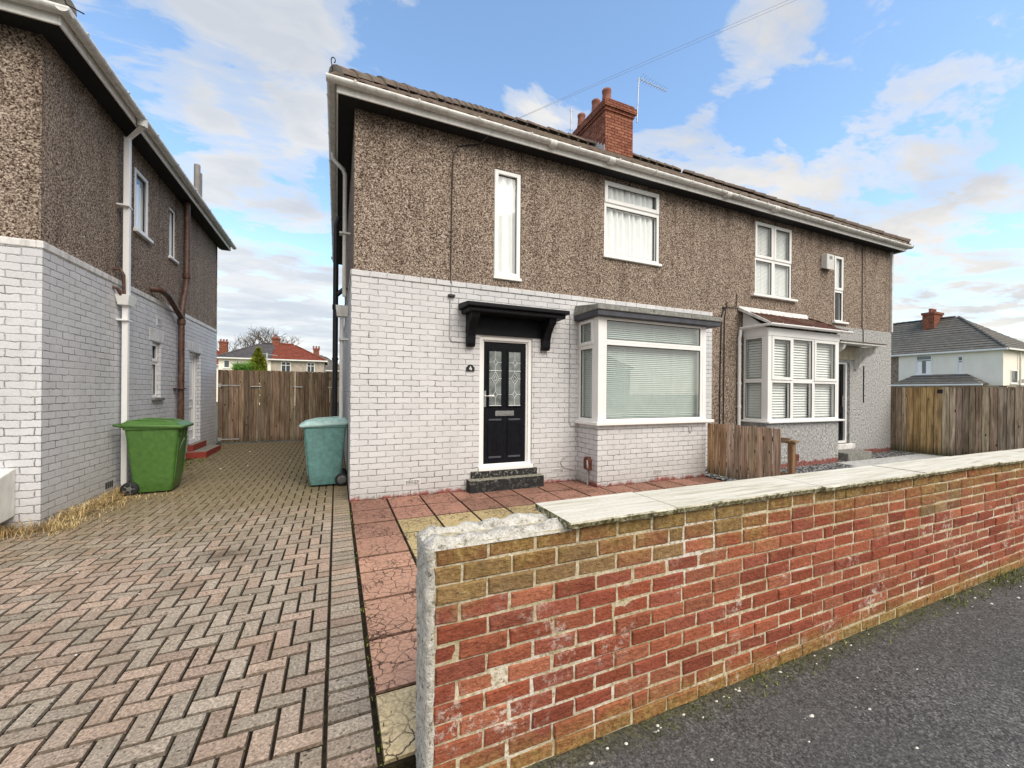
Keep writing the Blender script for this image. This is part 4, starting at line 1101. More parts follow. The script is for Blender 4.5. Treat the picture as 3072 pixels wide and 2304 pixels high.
# door
FD2 = Fr((0, .08, 0), (1, 0, 0), (0, 1, 0)); door = MB(); door.ringF(FD2, 11.0, 11.93, .30, 2.39, .07, -.02, .07, 0, .06)
dr2 = door.build('door_frame', M['upvc'], nbr, bevel=.006)
lf = MB(); lf.boxF(FD2, 11.07, 11.86, .33, 2.33, .03, .07)
for (a, b, c, e) in ((11.17, 11.42, 1.25, 2.2), (11.5, 11.76, 1.25, 2.2), (11.17, 11.42, .5, 1.1), (11.5, 11.76, .5, 1.1)): lf.ringF(FD2, a, b, c, e, .025, .018, .035)
lf.build('front_door', M['doorblack'], dr2, bevel=.004)
hd = MB(); hd.boxF(FD2, 11.785, 11.82, 1.24, 1.52, .012, .03); hd.tube([FD2.P(11.80, 1.42, .02), FD2.P(11.80, 1.42, -.03), FD2.P(11.68, 1.42, -.035)], .01, 6); hd.build('door_handle', M['chrome'], dr2)
st = MB(); st.box(10.72, 11.70, -.58, -.10, -.02, .18); st.build('door_step', M['concrete'], nbr, bevel=.012)
st = MB(); st.box(11.0, 11.98, -.10, .06, .17, .30); st.build('threshold', M['whitepaint'], nbr, bevel=.008)
# alarm box
al = MB(); al.hexa([(10.74, -.10, 4.60), (11.04, -.10, 4.60), (11.06, .03, 4.66), (10.72, .03, 4.66), (10.74, -.10, 4.98), (11.04, -.10, 4.98), (11.06, .03, 4.99), (10.72, .03, 4.99)])
al_o = al.build('alarm_box', M['alarm'], nbr, bevel=.01); al_o['label'] = 'pale alarm bell box beside the narrow window'
al = MB()
for k in range(4): al.box(10.83, 10.95, -.104, -.099, 4.86+.02*k, 4.868+.02*k)
al.build('alarm_louvre', M['slate'], al_o)
cbl = MB(); cbl.tube([(7.30, .012, 3.38), (7.33, .012, 3.32), (7.27, .012, 3.2), (7.24, .012, 1.9), (7.235, .012, 0)], .011, 5); cbl.build('wall_cable', M['cable'], nbr)
cbl = MB(); cbl.tube([(7.36, .012, 3.36), (7.40, .012, 3.3), (7.36, .012, 3.15), (7.345, .012, 0)], .010, 5); cbl.build('wall_cable', M['cable'], nbr)
cbl = MB(); cbl.tube([(7.30, .012, 3.38), (7.8, .012, 3.40)], .008, 5); cbl.build('wall_cable', M['cable'], nbr)
cbl = MB(); cbl.tube([(7.42, .012, 3.36), (7.43, .012, 3.5)], .008, 5); cbl.build('wall_cable', M['cable'], nbr)
cbl = MB(); cbl.tube([(7.72, .012, 3.42), (7.73, .012, 3.7)], .008, 5); cbl.build('wall_cable', M['cable'], nbr)
cbl = MB(); cbl.tube([(12.48, .012, 5.44), (12.485, .012, 3.30), (12.49, -.012, 3.24), (12.50, -.012, 2.88)], .009, 5); cbl.build('wall_cable', M['cable'], nbr)
cbl = MB(); cbl.tube([(12.53, -.012, 2.3), (12.53, -.012, 1.34)], .012, 5); cbl.build('wall_cable', M['cable'], nbr)
sg = MB(); sg.box(XE-.005, XE+.06, -.02, .05, 3.28, 5.5); sg.build('corner_pipe', M['upvc_old'], nbr)

# ------------------------------------------------------------------ house across the drive (left edge of the picture)
lh = thing('detached_house', 'pebbledash and grey painted brick house at the left edge of the picture, across the driveway', 'house', (-3.15, .1, 0))
XW = -3.15; LY0, LY1 = .105, 7.13; LZ = 3.075
FW = Fr((XW, 0, 0), (0, 1, 0), (-1, 0, 0)); FF0 = Fr((0, LY0, 0), (1, 0, 0), (0, 1, 0))
w1 = (2.352, 2.885, 4.12, 5.14); w2 = (3.82, 4.165, 4.13, 5.115); w3 = (2.995, 3.38, 1.40, 2.385); wd = (4.935, 5.75, .34, 2.39)
XFAR = -10.0
mb = MB(); mb.sheet(FW, LY0, LY1, -.05, LZ, [w3, wd], 0, .11); mb.sheet(FF0, XFAR, XW, -.05, LZ); mb.sheet(Fr((0, LY1, 0), (1, 0, 0), (0, -1, 0)), XFAR, XW, -.05, LZ)
mb.build('wall', M['brickL'], lh)['label'] = 'grey painted brick lower wall'
mb = MB(); mb.boxF(FW, LY0-.012, LY1, LZ, LZ+.085, -.012, .05); mb.boxF(FF0, XFAR, XW-.05, LZ, LZ+.085, -.012, .05); mb.build('band_course', M['whitepaint'], lh, bevel=.012, seg=2)
mb = MB(); mb.sheet(FW, LY0+.03, LY1, LZ+.085, ZT, [w1, w2], .03, .10); mb.sheet(FF0, XFAR, XW-.03, LZ+.085, ZT, (), .03); mb.sheet(Fr((0, LY1, 0), (1, 0, 0), (0, -1, 0)), XFAR, XW, LZ+.085, ZT)
mb.build('wall', M['pebble'], lh)['label'] = 'brown pebbledash upper wall'
mb = MB(); mb.box(XFAR, XW-.3, LY0+.1, LY1-.1, 2.72, 2.85); mb.box(XFAR, XW-.12, LY0+.1, LY1-.1, ZT-.1, ZT-.05); mb.box(-5.2, -5.1, LY0+.1, LY1-.1, 0, 5.4); mb.build('inner_floor', M['dark'], lh)
window(lh, FW, *w1, [(*w1, True)], d=.045, ob=.05, sill=(w1[0]-.03, w1[1]+.06, w1[2]+.01, .07), curtain=[(w1[0], w1[1], 4.15, 4.98)], label='upstairs side window with white blind', cd=.085)
window(lh, FW, *w2, [(*w2, False)], d=.045, ob=.05, sill=(w2[0]-.03, w2[1]+.06, w2[2]+.01, .06), curtain=[(w2[0], w2[1], 4.2, 4.85)], label='narrow upstairs side window', cd=.085)
window(lh, FW, *w3, [(w3[0], w3[1], w3[2], 2.03, False), (w3[0], w3[1], 2.03, w3[3], True)], d=.06, ob=.042, label='narrow downstairs side window of dark glass', glass='glass', cd=.1)
sm = MB(); sm.boxF(FW, w3[0]-.03, w3[1]+.06, 1.345, 1.39, -.05, .06); sm.build('stone_sill', M['concrete'], lh, bevel=.005)
for (a_, b_) in ((w3[0]-.12, w3[1]+.12), (wd[0]-.12, wd[1]+.12)):
    sm = MB(); sm.boxF(FW, a_, b_, 2.40, 2.62, -.006, .02); sm.build('lintel', M['whitepaint'], lh, bevel=.004)
FDs = Fr((XW, 0, 0), (0, 1, 0), (-1, 0, 0)); dm = MB(); dm.ringF(FDs, wd[0], wd[1], wd[2], wd[3], .06, .09, .16); dm.boxF(FDs, wd[0]+.06, wd[1]-.06, wd[2]+.06, wd[3]-.06, .12, .15)
for (a, b, c, e) in ((wd[0]+.15, wd[1]-.15, .6, 1.15), (wd[0]+.15, wd[1]-.15, 1.3, 2.2)): dm.ringF(FDs, a, b, c, e, .03, .105, .125)
so_ = dm.build('side_door', M['upvc'], lh, bevel=.005); hd = MB(); hd.boxF(FDs, wd[0]+.10, wd[0]+.13, 1.25, 1.5, .07, .12); hd.build('door_handle', M['chrome'], so_)
st = MB(); st.box(XW, XW+.36, 4.75, 6.0, .0, .19); st.box(XW-.02, XW+.10, 4.85, 5.85, .19, .335); st.build('door_step', M['redstep'], lh, bevel=.01)['label'] = 'red painted side steps'
# eaves
mb = MB(); mb.box(XW-.03, XW+.22, LY0-.22, LY1+.3, 5.44, 5.455); mb.box(XFAR, XW-.03, LY0-.22, LY0+.03, 5.44, 5.455); mb.build('soffit', M['soffit'], lh)
mb = MB(); mb.box(XW+.22, XW+.242, LY0-.24, LY1+.3, 5.42, 5.56); mb.box(XFAR, XW+.22, LY0-.242, LY0-.22, 5.42, 5.56); mb.box(XW, XW+.22, LY1+.3, LY1+.32, 5.42, 5.56); mb.build('fascia', M['fascia'], lh, bevel=.004)
mb = MB(); gutter_run(mb, (XW+.305, LY0-.36), (XW+.305, LY1+.38), (1, 0, 0), 5.555, .060, br=.95); gutter_run(mb, (XFAR, LY0-.305), (XW+.36, LY0-.305), (0, -1, 0), 5.558, .060)
mb.tube([(XW+.305, 1.66, 5.56), (XW+.305, 1.66, 5.42)], .065, 8)
mb.build('gutter', M['gutter'], lh)
mb = MB(); ex = XW+.30; hl = 3.9
roof_slope(mb, (ex, LY0-.30, 5.58), (ex, LY1+.35, 5.58), (-1, 0, 0), True, True, SL, 3.8, du=.06)
roof_slope(mb, (XFAR, LY0-.30, 5.58), (ex, LY0-.30, 5.58), (0, 1, 0), False, True, SL, 3.8, du=.1); roof_slope(mb, (ex, LY1+.35, 5.58), (XFAR, LY1+.35, 5.58), (0, -1, 0), True, False, SL, 3.8, du=.3)
rl = mb.build('roof', M['tile'], lh); mb = MB(); ridge_tiles(mb, (ex-.05, LY0-.25, 5.6), (ex-3.8, LY0+3.5, 5.6+3.8*SL)); mb.build('ridge_tiles', [M['tile'], M['mortarcap']], rl)
hip_iron(rl, (ex-.0, LY0-.27, 5.64))
# white square downpipe and hopper
mb = MB(); px = XW+.045
def sq(mb, x, y, z0, z1, s=.036): mb.box(x-s, x+s, y-s, y+s, z0, z1)
sq(mb, XW+.08, 1.82, 2.95, 5.30); mb.hexa([(XW+.045, 1.785, 5.24), (XW+.115, 1.785, 5.30), (XW+.115, 1.855, 5.30), (XW+.045, 1.855, 5.24), (XW+.27, 1.63, 5.42), (XW+.34, 1.63, 5.44), (XW+.34, 1.70, 5.44), (XW+.27, 1.70, 5.42)])
mb.hexa([(XW+.02, 1.70, 2.78), (XW+.14, 1.70, 2.78), (XW+.14, 1.90, 2.78), (XW+.02, 1.90, 2.78), (XW+.0, 1.66, 2.93), (XW+.17, 1.66, 2.93), (XW+.17, 1.94, 2.93), (XW+.0, 1.94, 2.93)])
sq(mb, XW+.08, 1.80, .0, 2.78, .034)
for z in (4.25, 2.55): mb.box(XW-.01, XW+.125, 1.72, 1.89, z, z+.025)
mb.build('downpipe', M['upvc'], lh, bevel=.005)['label'] = 'white square downpipe with hopper'
mb = MB(); mb.tube([(XW-.02, 1.68, 3.28), (XW+.06, 1.68, 3.30), (XW+.09, 1.70, 3.22), (XW+.09, 1.72, 2.9)], .02, 8); mb.tube([(XW-.02, 1.62, 3.02), (XW+.05, 1.62, 3.0), (XW+.07, 1.68, 2.92)], .022, 8); mb.build('waste_pipe', M['iron'], lh)
# rusty brown soil pipe with branch, vent above the eaves
mb = MB(); xs_ = XW+.10
mb.tube([(xs_, 4.08, 0.05), (xs_, 4.08, 3.0), (xs_, 4.12, 3.2), (xs_, 4.30, 3.62), (xs_, 4.36, 3.8), (xs_, 4.36, 5.42)], .056, 12)
for (y_, z_) in ((4.08, 2.85), (4.36, 3.85)): mb.tube([(xs_, y_, z_), (xs_, y_, z_+.1)], .07, 12)
mb.tube([(XW-.02, 2.98, 3.30), (xs_, 3.0, 3.30), (xs_, 3.25, 3.30), (xs_, 3.40, 3.27), (xs_, 4.10, 2.98)], .052, 12)
mb.boxF(FW, 3.98, 4.18, 1.55, 1.575, -.16, 0); mb.build('soil_pipe', M['iron'], lh)['label'] = 'rusty brown cast iron soil pipe with a branch'
mb = MB(); mb.tube([(ex-.02, 4.30, 5.5), (ex-.02, 4.30, 6.22)], .055, 10); mb.tube([(ex-.02, 4.45, 5.5), (ex-.02, 4.45, 6.12)], .05, 10); mb.build('vent_pipe', m_plain('grey_flue', (.26, .25, .245), .7, .2, 8, dirt=.4), lh)
# meter cabinet on the front
mb = MB(); mb.hexa([(-3.78, -.16, .13), (-3.345, -.16, .13), (-3.345, LY0, .16), (-3.78, LY0, .16), (-3.78, -.16, .60), (-3.345, -.16, .60), (-3.345, LY0, .68), (-3.78, LY0, .68)]); mb.build('meter_cabinet', M['meter'], lh, bevel=.012, seg=2)
for (F_, u_, z_) in ((FW, 1.56, .17),):
    q = MB()
    for i in range(4): q.boxF(F_, u_-.10+i*.055, u_-.065+i*.055, z_-.045, z_+.045, -.004, .0)
    q.build('air_brick', M['gasket'], lh)
q = MB(); q.ringF(FW, 3.28-.11, 3.28+.11, 2.70, 2.84, .015, -.008, .002)
for i in range(4): q.boxF(FW, 3.19, 3.37, 2.72+i*.028, 2.732+i*.028, -.007, .002)
q.build('air_brick', M['whitepaint'], lh)

# ------------------------------------------------------------------ garden wall of real bricks
gw = thing('garden_wall', 'low red brick garden wall along the pavement with pale coping and a white painted end', 'wall', (.16, -4.48, -.06))
WX0, WX1, WY0, WY1 = .152, 14.2, -4.48, -4.265
reds = [(.33, .090, .048), (.36, .112, .060), (.29, .078, .046), (.39, .140, .078), (.33, .10, .062)]
mb = MB()
CH = .0768; NC = 13; zb0 = -.065; BL, HL = .2155, .1025
def gbrick(x0, x1, z0, z1, cc):
    yj = R.uniform(-.006, .004); c_ = .006
    p = []
    for (x, z) in ((x0, z0), (x1, z0), (x1, z1), (x0, z1)):
        p.append((x+R.uniform(-.003, .003), z+R.uniform(-.003, .003)))
    yf = WY0+yj
    inner = []
    cx_, cz_ = (x0+x1)/2, (z0+z1)/2
    for (x, z) in p: inner.append(Vector((x+(c_ if x < cx_ else -c_), yf+R.uniform(-.002, .002), z+(c_ if z < cz_ else -c_))))
    mid_ = [Vector((x, yf+.006, z)) for x, z in p]; back = [Vector((x, yf+.03, z)) for x, z in p]
    mb.face(inner, 0, cc, out=(0, -1, 0))
    for a in range(4):
        b = (a+1) % 4
        mb.face([inner[a], inner[b], mid_[b], mid_[a]], 0, cc); mb.face([mid_[a], mid_[b], back[b], back[a]], 0, cc)
for c_i in range(NC):
    z0 = zb0+c_i*CH+.005; z1 = z0+CH-.0105
    x = WX0+.022 + (0 if c_i % 2 == 0 else -.11) + R.uniform(-.012, .012)
    while x < WX1-.05:
        L = BL if R.random() > .02 else HL
        x1 = min(x+L, WX1); xs0 = max(x, WX0+.022)
        if x1-xs0 > .03:
            k = R.uniform(.8, 1.18); cc = tuple(v*k for v in R.choice(reds))
            tp = c_i >= NC-1
            mn = mnoise.noise(Vector((xs0*1.1, c_i*.45, 2.0)))
            lim = {12: -.25, 11: -.02, 10: .2, 9: .3}.get(c_i, 1.0)
            if xs0 < 1.0 and c_i >= 10: lim = -.3 if c_i == 10 else -1
            if c_i == 0: lim = .05
            if mn > lim:
                k2 = R.uniform(.75, 1.15); cc = (.29*k2, .18*k2, .085*k2) if R.random() < .45 else (.30*k2, .125*k2, .065*k2)
            gbrick(xs0, x1-.0115, z0, z1, cc)
        x = x1
        if L == HL and R.random() < .5: x += 0
mb.build('brick_face', M['gbrick'], gw)
mb = MB()
# mortar bed as a finely divided sheet, back face and top
nx_, nz_ = 260, 26; rows = []
for j in range(nz_+1):
    z = zb0-.02+(NC*CH+.02)*j/nz_
    rows.append([Vector((WX0+.018+(WX1-WX0)*i/nx_, WY0+.0055+.0030*mnoise.noise(Vector((i*.9, j*.7, 1.3))), z)) for i in range(nx_+1)])
mb.grid(rows, 0, None, True)
ztop = zb0+NC*CH
mb.box(WX0+.02, WX1, WY0+.03, WY1, zb0-.06, ztop, 0)
mb.build('mortar_core', M['mortar'], gw)
# painted end and broken mortar on the uncapped stretch
mb = MB(); rows = []
NJ, NI = 40, 10
for j in range(NJ+1):
    z = zb0-.06+(ztop+.0-zb0+.06)*j/NJ; row_ = []
    wob = .004*math.sin(j*1.7)+.006*mnoise.noise(Vector((0, j*.35, 4)))
    for i in range(NI+1):
        y = WY0-.004+wob+(WY1-WY0+.012)*i/NI
        e = abs(i/NI-.5)*2
        row_.append(Vector((WX0-.010-.012*mnoise.noise(Vector((i*.6, j*.5, 9)))+.016*max(0, e-.75)*4*.5, y, z)))
    row_ = [row_[0]+Vector((.024+.012*mnoise.noise(Vector((3, j*.6, 2))), .001, 0))]+row_+[row_[-1]+Vector((.03, 0, 0))]
    rows.append(row_)
mb.grid(rows, 0, None, True)
pe = mb.build('painted_end', M['rubble'], gw); pe['label'] = 'rough white painted end of the wall'
mb = MB(); rows = []
NI, NJ = 46, 16
for j in range(NJ+1):
    fy = j/NJ; row_ = []
    for i in range(NI+1):
        x = WX0-.012+(.80-WX0)*i/NI; y = WY0-.004+(WY1-WY0+.012)*fy
        edge = min(1, min(fy, 1-fy)*7)*min(1, i/NI*14)
        nn = mnoise.noise(Vector((x*9, y*14, 1))) + .6*mnoise.noise(Vector((x*24, y*30, 5)))
        ridge_ = max(0, math.sin((fy*2.0)*math.pi*1.0))*0
        gap = -.032*math.exp(-((fy-.52-.06*math.sin(x*9))/.10)**2)
        row_.append(Vector((x, y, ztop-.012+(.032+.030*abs(nn)*(1 if nn > 0 else -.6)+gap*1.3)*edge)))
    rows.append(row_)
mb.grid(rows, 0, None, True)
mb.build('broken_bed', M['rubble'], gw)['label'] = 'broken white bed where the coping is missing'
joints = [.745, 1.372, 2.57, 3.16, 3.815, 5.08, 6.3, 7.5, 8.7, 9.9, 11.1, 12.3, 13.5, 14.25]
joints = [.745, 1.372, 2.565, 3.80, 5.08, 6.3, 7.5, 8.7, 9.9, 11.1, 12.3, 13.5, 14.25]
for i in range(len(joints)-1):
    a, b = joints[i]+.008, joints[i+1]-.008
    n = max(6, int((b-a)/.03)); top_, f1, f2, bk = [], [], [], []
    yf = -4.525+R.uniform(-.012, .012); yb_ = -4.185+R.uniform(-.008, .008); sag = R.uniform(-.004, .004)+(-.012 if i >= 4 else 0); tilt = R.uniform(-.004, .004)
    zt0 = ztop+.036+sag
    mb = MB(); sec = []
    for k in range(n+1):
        x = a+(b-a)*k/n; sk = -.012 if i == 0 else 0
        rr = .007*mnoise.noise(Vector((x*17, i, 3)))+.010*mnoise.noise(Vector((x*5, i, 8)))
        z_ = zt0+tilt*k/n+.0015*mnoise.noise(Vector((x*6, 1, i)))
        sec.append([Vector((x, yb_, z_-.030)), Vector((x, yb_, z_)), Vector((x, (yf+yb_)/2, z_+.001)), Vector((x, yf+.004, z_)), Vector((x, yf+rr*.3, z_-.008)), Vector((x, yf+.010+rr, z_-.030-.004*mnoise.noise(Vector((x*22, 2, i))))), Vector((x, yf+.03, z_-.034))])
    mb.grid(sec, 0)
    mb.face(sec[0]); mb.face(list(reversed(sec[-1])))
    mb.build('coping_stone', M['coping'], gw)

# ------------------------------------------------------------------ timber: gate, fences
def board(mb, F, u0, u1, z0, z1, d0, d1, tone=None):
    k = tone if tone else (R.uniform(.62, 1.3),)*3
    k = (k[0]*R.uniform(.95, 1.05), k[1]*R.uniform(.95, 1.03), k[2]*R.uniform(.92, 1.03))
    j = R.uniform(-.008, .008); t_ = R.uniform(-.003, .003)
    mb.hexa([F.P(u0+t_, z0, d0), F.P(u1+t_, z0, d0), F.P(u1+t_, z0, d1), F.P(u0+t_, z0, d1), F.P(u0, z1+j, d0), F.P(u1, z1+j, d0), F.P(u1, z1+j, d1), F.P(u0, z1+j, d1)], 0, k)
FG = Fr((0, 7.12, 0), (1, 0, 0), (0, 1, 0))
gt = thing('wooden_gate', 'tall double wooden gate of upright boards closing the end of the driveway', 'gate', (-1.6, 7.12, .08))
for (a, b) in ((-3.12, -2.16), (-2.145, -1.285), (-1.27, -.02)):
    mb = MB(); n = max(1, round((b-a)/.118)); wd_ = (b-a)/n
    for i in range(n):
        dd = 0 if i % 2 else .006
        board(mb, FG, a+i*wd_+.004, a+(i+1)*wd_-.004, .115-.02*(a > -1.3), 2.095, dd, dd+.022)
    for z in (.35, 1.1, 1.85): board(mb, FG, a+.02, b-.02, z, z+.09, .03, .07, (.7, .7, .7))
    board(mb, FG, a+.01, b-(.35 if b > -.5 else .01), .13, 2.06, .0285, .0295, (.2, .2, .2))  # added backing sheet; its dark colour stands in for shade in the board gaps
    mb.build('gate_leaf', M['wood'], gt)
def strap(u0, u1, z):
    mb = MB(); mb.boxF(FG, u0, u1, z-.016, z+.016, -.012, -.002); mb.boxF(FG, u0-.02, u0+.05, z-.05, z+.05, -.011, -.003); mb.build('hinge', M['galv'], gt, bevel=.003)
strap(-3.09, -2.62, 1.665); strap(-3.09, -2.62, .20); 
mb = MB(); mb.boxF(FG, -.42, -.02, 1.625, 1.655, -.012, -.002); mb.build('hinge', M['galv'], gt, bevel=.003)
for u_ in (-2.23, -1.20):
    mb = MB(); mb.boxF(FG, u_-.11, u_+.11, 1.625, 1.66, -.014, -.002); mb.tube([FG.P(u_-.13, 1.642, -.02), FG.P(u_+.13, 1.642, -.02)], .012, 8); mb.build('bolt', M['galv'], gt)

fn = thing('garden_fence', 'short slatted board fence beside the painted bay, dividing the two front gardens', 'fence', (6.2, -1.2, 0))
FX = Fr((6.2, 0, 0), (0, 1, 0), (1, 0, 0)); mb = MB(); n = 10; a, b = -1.93, -.56
for i in range(n):
    w_ = (b-a)/n; tn = R.uniform(.8, 1.25); warm = i >= 7
    board(mb, FX, a+i*w_+.010, a+(i+1)*w_-.010, .06 if i else .03, .995+R.uniform(-.008, .006), 0, .018, (tn*1.05, tn*(.9 if warm else 1.0), tn*(.72 if warm else 1.02)))
mb.build('boards', M['woodgrey'], fn)
mb = MB()
for z in (.25, .78): board(mb, FX, a-.12, b, z, z+.075, .02, .055, (.9, .85, .8))
mb.build('rail', M['wood'], fn)
mb = MB(); board(mb, FX, -2.10, -2.02, -.05, .80, .01, .09, (.8, .72, .62)); board(mb, FX, -2.14, -2.0, .80, .835, -.01, .11, (1, .95, .85)); mb.build('post', M['wood'], fn, bevel=.006)

rf = thing('boundary_fence', 'tall close-boarded timber fence at the right beyond the rendered corner', 'fence', (14.1, -1.2, 0))
FR_ = Fr((14.05, 0, 0), (0, 1, 0), (1, 0, 0)); mb = MB(); y = .10; 
while y > -6.5:
    w_ = R.uniform(.105, .15); tn = R.uniform(.72, 1.45); warm = -.9 < y < -.25
    board(mb, FR_, y-w_+.006, y-.006, .0, 1.76+R.uniform(-.004, .004), R.choice((0, .010, .016)), .034, (tn*(1.1 if warm else 1.0), tn*(1.0 if warm else .98), tn*(.66 if warm else .98))); y -= w_
for k in range(22): board(mb, FR_, -6.5+.3*k, -6.2+.3*k-.001, .02, 1.74, .036, .045, (.22, .21, .2))  # dark backing layer added to put shade into the gaps between boards
mb.build('boards', M['woodgrey'], rf)
mb = MB(); mb.boxF(FR_, -6.5, .12, 1.765, 1.785, -.012, .05); mb.build('capping', M['wood'], rf)
mb = MB(); mb.boxF(FR_, -.98, -.88, 1.60, 1.70, -.012, .0); mb.build('patch_plate', M['gasket'], rf)

# ------------------------------------------------------------------ wheelie bins
def wheelie_bin(label, loc, rz, body, lidm, emblem=False):
    t_ = thing('wheelie_bin', label, 'bin', (0, 0, 0), None)
    mb = MB(); rows = []
    def sect(xb, xf, hw, z, r=.05):
        pts = []
        for (cx_, cy_, a0_) in ((xf-r, hw-r, 0), (xb+r, hw-r, 90), (xb+r, -hw+r, 180), (xf-r, -hw+r, 270)):
            for k in range(5):
                a_ = math.radians(a0_+22.5*k); pts.append(Vector((cx_+r*math.cos(a_), cy_+r*math.sin(a_), z)))
        return pts
    for (xb, xf, hw, z) in ((-.20, .20, .215, .03), (-.225, .215, .225, .035), (-.245, .235, .235, .20), (-.30, .285, .262, .80), (-.315, .30, .27, .93), (-.315, .30, .27, .94), (-.335, .325, .288, .945), (-.335, .325, .288, .985), (-.30, .29, .26, .985)):
        rows.append(sect(xb, xf, hw, z))
    mb.grid(rows, 0, None, True, close=True); mb.face(list(reversed(rows[0])))
    for sy in (-1, 1):
        for x in (-.12, .02, .16): mb.box(x-.006, x+.006, sy*.262-.012, sy*.262+.012, .84, .945)
        mb.box(-.29, .27, sy*.258-.004, sy*.258+.004, .925, .94)
    for y in (-.14, .0, .14): mb.box(.285, .312, y-.006, y+.006, .84, .945)
    for y in (-.20, .20): mb.hexa([(.236, y-.012, .2), (.246, y-.012, .2), (.246, y+.012, .2), (.236, y+.012, .2), (.283, y-.012, .8), (.296, y-.012, .8), (.296, y+.012, .8), (.283, y+.012, .8)])
    b_ = mb.build('body', body, t_); b_.modifiers.new('bev', 'BEVEL').width = .004
    mb = MB(); rows = []
    for (xb, xf, hw, z, r) in ((-.345, .355, .300, .975, .05), (-.35, .365, .306, .985, .05), (-.35, .365, .306, 1.01, .05), (-.345, .345, .296, 1.022, .05), (-.335, .33, .287, 1.024, .05), (-.32, .30, .272, 1.052, .06), (-.28, .24, .235, 1.066, .07), (-.1, .1, .1, 1.07, .05)):
        s_ = sect(xb, xf, hw, z, r); rows.append([p + Vector((0, 0, -.045*(p.x+.1))) for p in s_])
    mb.grid(rows, 0, None, True, close=True); mb.face(rows[-1])
    for y in (-.2, .2): mb.tube([(-.31, y, 1.065), (-.18, y, 1.082), (.12, y, 1.066), (.22, y, 1.045)], .012, 6)
    mb.build('lid', lidm, t_)
    mb = MB(); mb.tube([(-.33, -.24, .985), (-.43, -.24, 1.012), (-.43, .24, 1.012), (-.33, .24, .985)], .016, 8)
    for y in (-.12, .12): mb.box(-.45, -.33, y-.025, y+.025, .985, 1.03)
    mb.build('handle', body, t_)
    mb = MB(); mb.tube([(-.25, -.24, .105), (-.25, .24, .105)], .011, 6); mb.build('axle', M['galv'], t_)
    for sy in (-1, 1):
        mb = MB(); o_ = (-.25, sy*.255-.022, .102)
        mb.lathe([(.062, 0), (.092, -.001), (.101, .009), (.101, .036), (.092, .045), (.062, .044)], o_, 22, axis='y')
        w_ = mb.build('wheel', M['rubber'], t_)
        mb = MB(); mb.lathe([(.01, -.002), (.03, -.004), (.034, .004), (.064, .003), (.068, -.002), (.069, .048), (.03, .049), (.01, .048)], o_, 18, axis='y')
        for k in range(5):
            a_ = k*2*math.pi/5
            mb.tube([(o_[0]+.02*math.cos(a_), o_[1]-.001 if sy < 0 else o_[1]+.047, o_[2]+.02*math.sin(a_)), (o_[0]+.064*math.cos(a_), o_[1]-.001 if sy < 0 else o_[1]+.047, o_[2]+.064*math.sin(a_))], .007, 5)
        mb.build('rim', M['hub'], w_)
    if emblem:
        mb = MB(); pts = []
        for k in range(9):
            f = k/8; pts.append((-.13+.26*f, .60+.16*f+.05*math.sin(f*3.1), .006+.022*math.sin(f*3.14)))
        for (a, b) in zip(pts[:-1], pts[1:]):
            def Q(y, z): return (.235+(z-.2)*.0833+.005, y, z)
            mb.face([Q(a[0], a[1]-a[2]), Q(b[0], b[1]-b[2]), Q(b[0], b[1]+b[2]), Q(a[0], a[1]+a[2])], out=(1, 0, 0))
        mb.build('emblem', M['emblem'], t_)
    t_.location = loc; t_.rotation_euler = (0, 0, rz)
    return t_
M['emblem'] = m_plain('pale_emblem', (.30, .46, .34), .6, .25, 30)
wheelie_bin('bright green wheelie bin standing in dry grass by the white downpipe', (-2.63, 1.68, .012), math.radians(2), M['binG'], M['binG'], True)
wheelie_bin('teal wheelie bin with a sun-faded lid against the flank of the house', (-.345, 1.26, .012), math.radians(181), M['binT'], M['binTl'])

# ------------------------------------------------------------------ overhead wire
ow = MB(); S_ = Vector((2.0, -.385, 5.50)); P_ = Vector((4.2, -1.9, 6.3)); dv = (P_-S_)
for off in (0, .05):
    pts = [Vector((1.86, -.03, 5.43))]
    for k in range(13):
        q = S_+dv*(5.0*k/12)+Vector((off*.2*min(1, k), 0, off*min(1, k*.7))); q.z -= .0*k; pts.append(q)
    ow.tube(pts, .0017, 5)
tag(ow.build('telephone_wire', m_plain('grey_wire', (.30, .30, .31), .6, .1)), 'thin double telephone wire running from the eaves up into the sky', 'wire')

